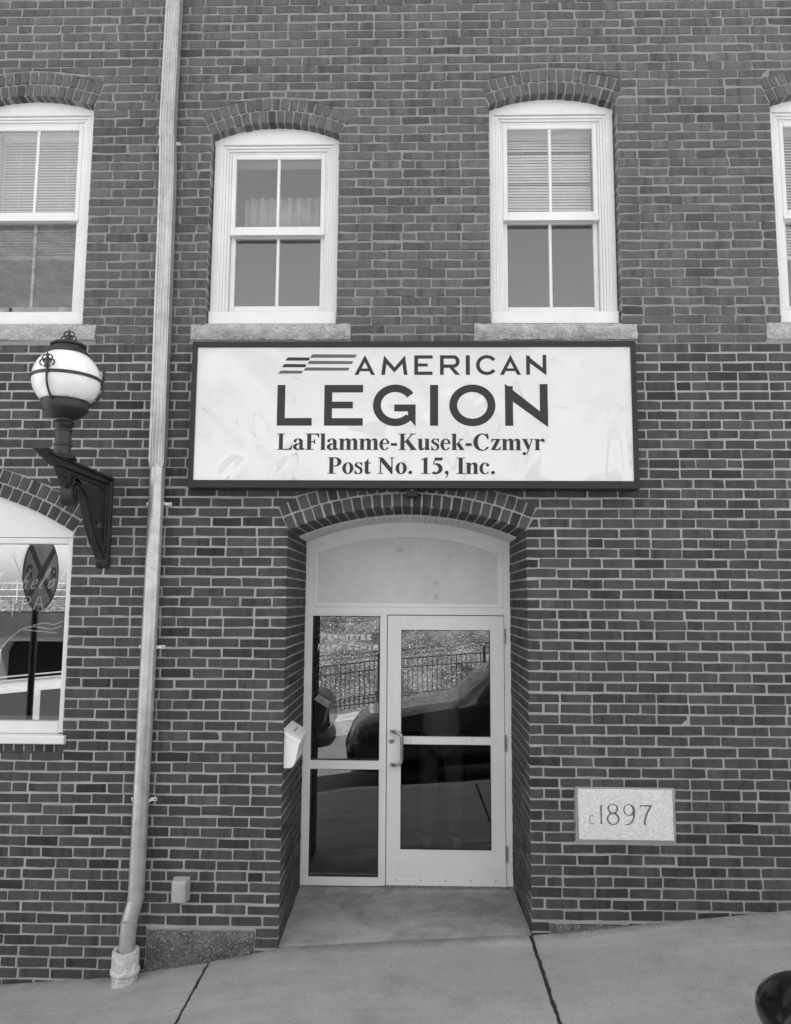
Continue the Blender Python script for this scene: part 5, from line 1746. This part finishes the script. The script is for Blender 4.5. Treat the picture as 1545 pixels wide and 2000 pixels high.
FY = -11.25
fence = tag(empty('iron_fence', loc=(0, FY, 0)), 'black iron picket fence at the foot of the grassy bank, reflected in the door', 'fence')
def zf(x): return zfar(x, FY)-0.02
pk = MB()
x = -13.0
while x < 14.0:
    pk.box(x-0.008, x+0.008, -0.008, 0.008, zf(x)+0.08, zf(x)+1.10)
    x += 0.112
tag(pk.build('pickets', 'black_iron', fence), kind='stuff')
for x in [-13+2.44*k for k in range(12)]:
    mb = MB(); mb.box(x-0.03, x+0.03, -0.03, 0.03, zf(x)-0.1, zf(x)+1.2); mb.prism([(x-0.036, zf(x)+1.2), (x+0.036, zf(x)+1.2), (x, zf(x)+1.24)], -0.036, 0.036)
    mb.build('post', 'black_iron', fence)
    for dz in (0.14, 0.88, 1.08):
        r = MB(); r.tube([(x, 0, zf(x)+dz), (x+2.44, 0, zf(x+2.44)+dz)], 0.018, 4); r.build('rail', 'black_iron', fence)

# bare trees
def bare_tree(name, x, y, h, seed, label):
    r = random.Random(seed)
    t = tag(empty(name, loc=(x, y, hill(x, y)-0.2)), label, 'tree', 'bare trees beyond the street')
    tr, br = MB(), MB()
    def grow(p, d, ln, rad, lv, mb):
        pts, rs = [p], [rad]
        q = p.copy(); dd = d.copy()
        for k in range(4):
            dd = (dd+Vector((r.gauss(0, 0.12), r.gauss(0, 0.12), r.gauss(0.03, 0.06)))).normalized()
            q = q+dd*ln/4
            pts.append(q.copy()); rs.append(rad*(1-0.17*(k+1)))
        mb.tube([tuple(a) for a in pts], rs, 6 if lv < 2 else 4, False)
        if lv >= 4: return
        for k in range(4 if lv < 3 else 3):
            i = r.choice((2, 3, 4, 4))
            a = Vector((r.gauss(0, 1), r.gauss(0, 1), r.gauss(0.2, 0.5))).normalized()
            grow(pts[i], (dd*0.55+a*0.6).normalized(), ln*r.uniform(0.5, 0.75), rs[i]*0.62, lv+1, br)
    grow(Vector((0, 0, 0)), Vector((0, 0, 1)), h*0.42, h*0.018, 0, tr)
    tr.build('trunk', 'bark', t, smooth=True); br.build('crown', 'bark', t)
for k, (x, y, h, lb) in enumerate(((-11.0, -27, 9, 'bare tree right of the round crossing sign in the shop window reflection'), (-20, -36, 11, 'bare tree far left behind the railway bridge'), (2.0, -33, 10, 'bare tree on top of the bank opposite the entrance'),
                                    (9.0, -30, 9, 'bare tree on the bank to the right of the entrance'), (-5.0, -34, 10, 'bare tree at the left shoulder of the bank'))):
    bare_tree('bare_tree', x, y, h, 40+k, lb)

# railway bridge over the lower street
BY = -21.0
bdg = tag(empty('railway_bridge', loc=(-20, BY, 0)), 'dark steel railway bridge on pale concrete piers, reflected in the shop window', 'bridge')
def BB(name, mat, x0, x1, y0, y1, z0, z1, parent=bdg):
    mb = MB(); mb.box(x0+20, x1+20, y0-BY, y1-BY, z0, z1); return mb.build(name, mat, parent)
BB('girder', 'bridge_steel', -46, -9.0, -21.0, -20.7, 0.86, 1.62)
BB('deck', 'bridge_steel', -46, -9.0, -29, -21.0, 1.45, 1.65)
BB('girder', 'bridge_steel', -46, -9.0, -29.3, -29.0, 0.86, 1.62)
BB('crossbeam', 'concrete_pier', -46, -9.5, -21.6, -20.9, 0.66, 0.86)
BB('ballast', 'bank_litter', -46, -9.0, -28.9, -20.9, 1.65, 2.02)
for k, X in enumerate((-14.3, -18.5, -24.0)):
    mb = MB(); x0 = X+20
    mb.prism([(x0-0.30, -4.5), (x0+0.30, -4.5), (x0+0.30, 0.30), (x0+0.5, 0.66), (x0-0.5, 0.66), (x0-0.30, 0.30)], -0.5, 0.05); mb.build('pier', 'concrete_pier', bdg)
BB('dark_backdrop', 'bridge_steel', -46, -8.6, -29.6, -29.4, -6, 1.5)  # dark sheet added behind the piers so the space under the deck stays dark
BB('abutment', 'concrete_pier', -9.4, -8.6, -29.5, -20.6, -3, 1.7)
mb = MB()
x = -46
while x < -9: mb.box(x+20-0.02, x+20+0.02, -0.05, -0.01, 2.0, 2.62); x += 0.9
for z in (2.15, 2.38, 2.6): mb.box(-26, 11, -0.06, -0.02, z, z+0.03)
mb.build('railing', 'concrete_pier', bdg)

# ------------------------------------------------------------------ cars
def loft_car(name, label, loc, rot, L, st, paint, group=None, boxy=False, parts=True, wheel=0.33, flip=False):
    """st rows: u, z bottom, z belt, z top, half width, half width at roof"""
    root = tag(empty(name, loc=loc, rot=rot), label, 'car', group)
    st = np.array(st, float)
    us = np.linspace(0, L, 64)
    cols = [np.interp(us, st[:, 0], st[:, k]) for k in range(1, 6)]
    ker = np.array([1, 2, 1]) / 4
    for k in range(5):
        c = cols[k].copy()
        for _ in range(1 if boxy else 2):
            c[1:-1] = np.convolve(c, ker, 'same')[1:-1]
        cols[k] = c
    def ring(i):
        zb, zl, zt, w, wt = (c[i] for c in cols)
        p = [(0, zb), (w*0.7, zb), (w*0.93, zb+0.04), (w*0.985, zb+0.16), (w, zb+(zl-zb)*0.55), (w*0.99, zl-0.05), (w*0.965, zl)]
        for t in (0.15, 0.35, 0.55, 0.75, 0.9):
            k = t**1.25
            p.append((w*0.955+(wt-w*0.955)*k, zl+(zt-0.03-zl)*t))
        p += [(wt*0.93, zt-0.014), (wt*0.75, zt), (wt*0.4, zt+0.012), (0, zt+0.016)]
        return p
    n = len(ring(0))
    pos = []
    for i in range(len(us)):
        r = ring(i)
        pos.append([Vector((us[i], y, z)) for y, z in r]+[Vector((us[i], -y, z)) for y, z in reversed(r[1:-1])])
    m_ = len(pos[0])
    mb = MB(); vs, fs = [], []
    for r in pos: vs += [tuple(p) for p in r]
    for i in range(len(us)-1):
        for k in range(m_):
            k2 = (k+1) % m_
            fs.append((i*m_+k, i*m_+k2, (i+1)*m_+k2, (i+1)*m_+k))
    fs.append(tuple(range(m_))); fs.append(tuple(range((len(us)-1)*m_, len(us)*m_)))
    mb.add(vs, fs)
    mb.build('body', paint, root, angle=35)
    def patch(nm, u0, u1, k0, k1, mat, off=0.004, side=1, top_slant=0.0, bot_slant=0.0, e=0.25):
        """patch of the skin between stations u0..u1 and ring indexes k0..k1"""
        mb = MB(); vs, fs = [], []
        nu, nk = 10, max(1, int(round((k1-k0)*2)))
        for a in range(nu+1):
            for b in range(nk+1):
                kk = k0+(k1-k0)*b/nk
                f = b/nk
                u = u0+(u1-u0)*a/nu + (bot_slant*(1-f)+top_slant*f)*(1 if a < nu/2 else 0)
                i = min(len(us)-2, max(0, u/L*(len(us)-1)))
                i0 = int(i); fi = i-i0; kx = min(int(kk), n-2); fk = kk-kx
                p = (pos[i0][kx]*(1-fi)+pos[i0+1][kx]*fi)*(1-fk)+(pos[i0][kx+1]*(1-fi)+pos[i0+1][kx+1]*fi)*fk
                p = p.copy(); p.y = (p.y+off)*side; p.z += off*0.6
                if u < 0.65: p.x -= off*2.2
                vs.append(tuple(p))
        for a in range(nu):
            for b in range(nk):
                q = a*(nk+1)+b
                fs.append((q, q+1, q+nk+2, q+nk+1))
        mb.add(vs, fs)
        return mb.build(nm, mat, root, smooth=True)
    def wheels(positions, rad):
        for u in positions:
            for s in (1, -1):
                w_ = float(np.interp(u, us, cols[3]))
                wr = empty('wheel', root, (u, s*(w_-0.10), rad), (R_(90), 0, 0))
                t = MB(); t.lathe([(rad*0.62, -0.10), (rad*0.95, -0.11), (rad, -0.08), (rad, 0.08), (rad*0.95, 0.11), (rad*0.62, 0.10), (rad*0.6, -0.10)], 32); t.build('tyre', 'rubber', wr, smooth=True)
                q = MB(); q.lathe([(0.0, 0.06), (0.06, 0.065), (rad*0.3, 0.05), (rad*0.58, 0.085), (rad*0.62, 0.10)], 24)
                q.lathe([(0.0, -0.06), (0.06, -0.065), (rad*0.3, -0.05), (rad*0.58, -0.085), (rad*0.62, -0.10)], 24); q.build('rim', 'black_aluminium', wr, smooth=True)
                al = MB(); pts = [(u+(rad+0.045)*math.cos(a), s*(w_+0.002), rad+(rad+0.045)*math.sin(a)) for a in [math.pi*k/14 for k in range(15)]]
                al.tube(pts, 0.022, 6); al.build('wheel_arch', 'rubber', root)
    return root, patch, wheels, cols, us
slope = math.atan(0.10)
CY = -3.74
NX = -0.80
car, patch, wheels, ccols, cus = loft_car('parked_car', 'dark glossy car parked at the kerb, its mirror showing at the lower right corner',
    (NX, CY, zr(NX, CY)), (0, -slope, 0), 4.5, [
    (0.00, 0.34, 0.58, 0.62, 0.60, 0.50), (0.08, 0.24, 0.72, 0.80, 0.78, 0.64), (0.30, 0.20, 0.83, 0.90, 0.87, 0.72), (0.90, 0.20, 0.90, 0.965, 0.91, 0.76),
    (1.42, 0.20, 0.94, 0.985, 0.92, 0.78), (2.05, 0.20, 0.96, 1.38, 0.93, 0.68), (2.40, 0.20, 0.97, 1.52, 0.93, 0.63), (3.2, 0.20, 0.99, 1.54, 0.92, 0.62),
    (3.9, 0.22, 1.01, 1.48, 0.90, 0.60), (4.35, 0.30, 1.0, 1.28, 0.86, 0.6), (4.5, 0.40, 0.8, 0.95, 0.78, 0.6)], 'car_dark', boxy=True)
for s in (1, -1):
    patch('side_window', 1.78, 2.55, 7, 11, 'car_glass', 0.005, s, 0.45, 0.0)
    patch('side_window', 2.62, 3.45, 7, 11, 'car_glass', 0.005, s)
    patch('window_trim', 1.78, 3.5, 6.6, 6.9, 'chrome', 0.006, s)
    patch('headlight', 0.14, 0.52, 4.6, 6.2, 'headlamp_glass', 0.006, s)
    patch('fog_light_trim', 0.10, 0.40, 2.2, 2.9, 'chrome', 0.010, s)
    patch('hood_seam', 0.30, 1.34, 12.6, 12.75, 'rubber', 0.003, s)
    patch('grille', 0.02, 0.10, 1, 4, 'rubber', 0.004, s)
    patch('sill_trim', 0.75, 3.6, 1.6, 3, 'rubber', 0.006, s)
    patch('door_seam', 1.62, 1.63, 3, 6.5, 'rubber', 0.002, s)
    patch('door_seam', 2.58, 2.59, 3, 6.5, 'rubber', 0.002, s)
patch('windscreen', 1.50, 2.30, 13, 15, 'car_glass', 0.006, 1)
patch('windscreen', 1.50, 2.30, 13, 15, 'car_glass', 0.006, -1)
wheels((0.82, 3.55), 0.34)
# side mirror towards the building, rounded glossy cap
for s in (1, -1):
    mr = empty('side_mirror', car, (2.04, s*1.05, 1.04))
    mb = MB(); vs, fs = [], []
    nu, nv = 44, 26
    for i in range(nu):
        a = 2*math.pi*i/nu
        for j in range(nv+1):
            b = -math.pi/2+math.pi*j/nv
            cx_ = math.cos(b)
            sx_ = math.copysign(abs(math.cos(a))**0.75, math.cos(a)); sy_ = math.copysign(abs(math.sin(a))**0.75, math.sin(a))
            vs.append((0.115*cx_*sx_ - (0.03 if cx_*sx_ < 0 else 0)*cx_, 0.150*cx_*sy_, 0.105*math.sin(b)))
    for i in range(nu):
        i2 = (i+1) % nu
        for j in range(nv): fs.append((i*(nv+1)+j, i2*(nv+1)+j, i2*(nv+1)+j+1, i*(nv+1)+j+1))
    mb.add(vs, fs); mb.build('cap', 'car_black', mr, smooth=True)
    mb = MB()
    ringm = [(0.100*math.copysign(abs(math.cos(a))**0.75, math.cos(a))-(0.024 if math.cos(a) < 0 else 0), 0.136*math.copysign(abs(math.sin(a))**0.75, math.sin(a)), -0.050) for a in [2*math.pi*k/40 for k in range(41)]]
    mb.tube(ringm, 0.0085, 8, False); mb.build('lower_trim', 'chrome', mr, smooth=True)
    mb = MB(); mb.tube([(0.0, -s*0.11, -0.07), (0.0, -s*0.2, -0.08)], 0.03, 8); mb.build('stalk', 'car_black', mr, smooth=True)
# white SUV seen in the shop window
suv, patch, wheels, _, _ = loft_car('white_suv', 'boxy white SUV reflected behind the crossing sign in the shop window', (-8.9, -7.2, zr(-8.9, -7.2)), (0, -slope, 0), 4.6, [
    (0.0, 0.45, 0.9, 1.0, 0.80, 0.70), (0.15, 0.35, 1.05, 1.12, 0.88, 0.78), (1.1, 0.32, 1.10, 1.16, 0.92, 0.80), (1.45, 0.32, 1.12, 1.70, 0.92, 0.76), (1.8, 0.32, 1.12, 1.84, 0.92, 0.76),
    (4.3, 0.32, 1.12, 1.84, 0.92, 0.76), (4.5, 0.36, 1.1, 1.80, 0.90, 0.75), (4.6, 0.4, 1.0, 1.6, 0.86, 0.72)], 'car_white', boxy=True)
for s in (1, -1):
    patch('side_window', 1.85, 2.55, 7.3, 11, 'car_glass', 0.006, s)
    patch('side_window', 2.70, 3.35, 7.3, 11, 'car_glass', 0.006, s)
    patch('side_window', 3.52, 4.25, 7.3, 11, 'car_glass', 0.006, s)
    patch('sill_trim', 0.9, 3.7, 1.6, 3, 'rubber', 0.006, s)
    patch('window_surround', 1.78, 4.32, 7.0, 7.3, 'rubber', 0.004, s)
    for u_ in (2.62, 3.43): patch('door_seam', u_, u_+0.02, 3, 6.8, 'rubber', 0.003, s)
    patch('door_handle', 3.16, 3.34, 5.2, 5.6, 'chrome', 0.02, s)
    for k in (0,):
        mb = MB(); mb.tube([(1.9, s*0.62, 1.86), (1.95, s*0.62, 1.92), (4.1, s*0.62, 1.92), (4.15, s*0.62, 1.86)], 0.015, 6); mb.build('roof_rail', 'chrome', suv)
wheels((0.85, 3.75), 0.38)
blk_, patch, wheels, _, _ = loft_car('black_car', 'black car at the far kerb in front of the iron fence, reflected in the sidelight', (-6.0, -8.75, zr(-6.0, -8.75)), (0, -slope, 0), 4.5, [
    (0.00, 0.34, 0.58, 0.62, 0.60, 0.50), (0.10, 0.24, 0.70, 0.78, 0.78, 0.64), (0.9, 0.20, 0.87, 0.93, 0.88, 0.74), (1.3, 0.20, 0.9, 0.98, 0.89, 0.76), (2.0, 0.2, 0.93, 1.38, 0.89, 0.62),
    (3.0, 0.20, 0.95, 1.44, 0.89, 0.60), (3.8, 0.22, 0.96, 1.16, 0.87, 0.62), (4.4, 0.30, 0.9, 1.02, 0.82, 0.62), (4.5, 0.40, 0.8, 0.9, 0.74, 0.6)], 'car_black')
for s in (1, -1):
    patch('side_window', 1.7, 2.5, 7, 11, 'car_glass', 0.005, s, 0.4, 0.0)
    patch('side_window', 2.6, 3.35, 7, 11, 'car_glass', 0.005, s)
    patch('tail_light', 4.25, 4.46, 5.0, 6.4, 'headlamp_glass', 0.006, s)
wheels((0.82, 3.6), 0.33)

# round railway crossing sign
RX, RY, RZ = -3.555, -2.10, 2.335
rr_ = tag(empty('crossing_sign', loc=(RX, RY, zs(RX, RY))), 'round railway crossing sign on a dark post, reflected in the shop window', 'sign')
z0 = zs(RX, RY)
mb = MB(); mb.tube([(-0.035, 0, -0.3), (-0.035, 0, RZ-z0+0.30)], 0.030, 12); mb.build('post', 'black_iron', rr_, smooth=True)
mb = MB(); mb.lathe([(0.0, 0.0), (0.355, 0.0), (0.359, -0.003), (0.355, -0.006), (0.0, -0.006)], 48); o = mb.build('disc', 'sign_yellow', rr_, smooth=True); o.rotation_euler = (0, R_(90), 0); o.location = (0.004, 0, RZ-z0)
def rr_mark(shapes, ox, oz, sx, sz, k):
    mb = MB(); glyph_mesh(mb, shapes, ox, oz, sx, sz, 0); o = mb.build('marking', 'sign_black', rr_); o.rotation_euler = (0, 0, R_(90)); o.location = (0.0052+k*0.0006, 0, RZ-z0)
rr_mark(gstroke([(-0.235, -0.235), (0.235, 0.235)], 0.075), 0, 0, 1, 1, 0)
rr_mark(gstroke([(-0.235, 0.235), (0.235, -0.235)], 0.075), 0, 0, 1, 1, 1)
rr_mark(garc(0, 0, 0.348, 0.348, 0.333, 0.333, 0, 360, n=56), 0, 0, 1, 1, 2)
rr_mark(SANS('R', 0.24, 0.17), -0.295, -0.065, 0.105, 0.13, 3)
rr_mark(SANS('R', 0.24, 0.17), 0.19, -0.065, 0.105, 0.13, 4)

# utility poles and sagging cables
for k, (X, lb) in enumerate(((-26.0, 'wooden utility pole far left across the street'), (18.0, 'wooden utility pole to the right across the street'))):
    up_ = tag(empty('utility_pole', loc=(X, -10.6, zfar(X, -10.6))), lb, 'pole', 'utility poles')
    mb = MB(); mb.tube([(0, 0, -0.5), (0, 0, 9.5-zfar(X, 0)*0.6)], [0.15, 0.11], 12); mb.build('shaft', 'bark', up_, smooth=True)
    mb = MB(); mb.box(-0.06, 0.06, -1.0, 1.0, 8.4-zfar(X, 0)*0.6, 8.52-zfar(X, 0)*0.6); mb.build('crossarm', 'bark', up_)
def cable(y, za, zb, sag, lb):
    mb = MB(); pts = []
    for k in range(41):
        t = k/40
        pts.append((-26+44*t, y, za+(zb-za)*t-sag*4*t*(1-t)))
    mb.tube(pts, 0.018, 5); o = mb.build('cable', 'black_iron')
    tag(o, lb, 'cable', 'overhead cables')
zA = zfar(-26, 0)*0.4+8.5; zB = zfar(18, 0)*0.4+8.5
cable(-9.6, zA, zB, 1.0, 'overhead cable nearest the building, strung along the street')
cable(-11.6, zA, zB, 1.1, 'overhead cable farthest from the building, strung along the street')
cable(-10.6, zA-1.2, zB-1.4, 1.3, 'lowest of the overhead cables along the street')

# ------------------------------------------------------------------ the person standing behind the door glass
def person(loc, rz):
    root = tag(empty('person', loc=loc, rot=(0, 0, rz)), 'person in a light shirt and trousers standing behind the door glass', 'person')
    def skinned(name, verts, edges, radii, mat, rootv, sub=2):
        me = bpy.data.meshes.new(name); me.from_pydata(verts, edges, [])
        o = bpy.data.objects.new(name, me); COL.objects.link(o); o.parent = root
        md = o.modifiers.new('skin', 'SKIN')
        md.use_smooth_shade = True
        if not me.skin_vertices: 
            bm = bmesh.new(); bm.from_mesh(me); bm.verts.layers.skin.verify(); bm.to_mesh(me); bm.free()
        for i, r in enumerate(radii):
            me.skin_vertices[0].data[i].radius = r if isinstance(r, tuple) else (r, r)
        for i in range(len(verts)): me.skin_vertices[0].data[i].use_root = (i == rootv)
        sb_ = o.modifiers.new('sub', 'SUBSURF'); sb_.levels = sub; sb_.render_levels = sub
        me.materials.append(M(mat))
        return o
    # continuous body (skin)
    V = [(0, 0, 0.93), (0, 0.0, 1.12), (0, 0.0, 1.32), (0, 0, 1.44), (0, -0.01, 1.52), (0, -0.02, 1.62), (0, -0.02, 1.70),
         (0.17, 0, 1.40), (0.24, 0.02, 1.14), (0.16, -0.16, 1.20), (0.07, -0.24, 1.28),
         (-0.17, 0, 1.40), (-0.24, 0.02, 1.14), (-0.16, -0.16, 1.20), (-0.07, -0.24, 1.28),
         (0.10, 0, 0.86), (0.115, -0.015, 0.48), (0.12, 0.02, 0.09), (0.125, -0.10, 0.04),
         (-0.10, 0, 0.86), (-0.115, -0.015, 0.48), (-0.12, 0.02, 0.09), (-0.125, -0.10, 0.04)]
    E_ = [(0, 1), (1, 2), (2, 3), (3, 4), (4, 5), (5, 6), (3, 7), (7, 8), (8, 9), (9, 10), (3, 11), (11, 12), (12, 13), (13, 14), (0, 15), (15, 16), (16, 17), (17, 18), (0, 19), (19, 20), (20, 21), (21, 22)]
    Rr = [(0.15, 0.11), (0.14, 0.10), (0.16, 0.11), (0.10, 0.08), 0.055, (0.075, 0.09), (0.07, 0.085), 0.06, 0.045, 0.036, 0.035, 0.06, 0.045, 0.036, 0.035, 0.085, 0.058, 0.042, 0.04, 0.085, 0.058, 0.042, 0.04]
    skinned('body', V, E_, Rr, 'skin', 0)
    # shirt
    V = [(0, 0, 0.86), (0, 0, 1.12), (0, 0, 1.32), (0, 0, 1.43), (0.17, 0, 1.405), (0.235, 0.015, 1.20), (-0.17, 0, 1.405), (-0.235, 0.015, 1.20)]
    skinned('shirt', V, [(0, 1), (1, 2), (2, 3), (3, 4), (4, 5), (3, 6), (6, 7)], [(0.185, 0.14), (0.175, 0.135), (0.185, 0.135), (0.11, 0.09), 0.078, 0.072, 0.078, 0.072], 'shirt_cloth', 1)
    V = [(0, 0, 0.93), (0.10, 0, 0.84), (0.115, -0.015, 0.48), (0.12, 0.015, 0.08), (-0.10, 0, 0.84), (-0.115, -0.015, 0.48), (-0.12, 0.015, 0.08)]
    skinned('trousers', V, [(0, 1), (1, 2), (2, 3), (0, 4), (4, 5), (5, 6)], [(0.165, 0.125), 0.105, 0.085, 0.075, 0.105, 0.085, 0.075], 'trouser_cloth', 0)
    for s in (1, -1):
        skinned('shoe', [(s*0.12, 0.05, 0.045), (s*0.125, -0.06, 0.045), (s*0.13, -0.17, 0.035)], [(0, 1), (1, 2)], [0.05, (0.05, 0.05), (0.045, 0.035)], 'white_metal', 0)
        # hand: palm and five bent fingers, closed together in front of the chest
        hv, he, hr = [(s*0.075, -0.235, 1.275), (s*0.045, -0.262, 1.315)], [(0, 1)], [(0.03, 0.02), (0.036, 0.020)]
        for f in range(5):
            a = len(hv)
            if f < 4:
                oz = (f-1.5)*0.018; ln = (0.070, 0.080, 0.076, 0.060)[f]
                hv += [(s*0.032, -0.270, 1.322+oz), (s*0.012, -0.282-ln*0.25, 1.330+oz), (s*-0.012, -0.278-ln*0.25, 1.332+oz)]
            else:
                hv += [(s*0.055, -0.250, 1.335), (s*0.038, -0.262, 1.362), (s*0.020, -0.272, 1.378)]
            he += [(1 if f < 4 else 0, a), (a, a+1), (a+1, a+2)]
            hr += [0.0085, 0.008, 0.007]
        skinned('hand', hv, he, hr, 'skin', 1, 1)
    mb = MB()
    mb.lathe([(0.0, 0.145), (0.05, 0.135), (0.083, 0.10), (0.094, 0.05), (0.092, 0.0), (0.08, -0.04)], 20)
    o = mb.build('hair', 'hair', root, smooth=True); o.location = (0, 0.012, 1.645); o.scale = (0.92, 1.06, 1.0)
    for s in (1, -1):
        mb = MB(); mb.lathe([(0, 0.011), (0.008, 0.008), (0.011, 0), (0.008, -0.008), (0, -0.011)], 10); o = mb.build('eye', 'white_plastic', root, smooth=True); o.location = (s*0.031, -0.098, 1.645)
    mb = MB(); mb.tube([(0, -0.105, 1.65), (0, -0.128, 1.61), (0, -0.108, 1.60)], [0.008, 0.014, 0.010], 8); mb.build('nose', 'skin', root, smooth=True)
    mb = MB(); mb.tube([(-0.024, -0.096, 1.572), (0, -0.106, 1.570), (0.024, -0.096, 1.572)], 0.006, 6); mb.build('mouth', 'hair', root)
person((0.25, 1.95, 0.006), 0.0)
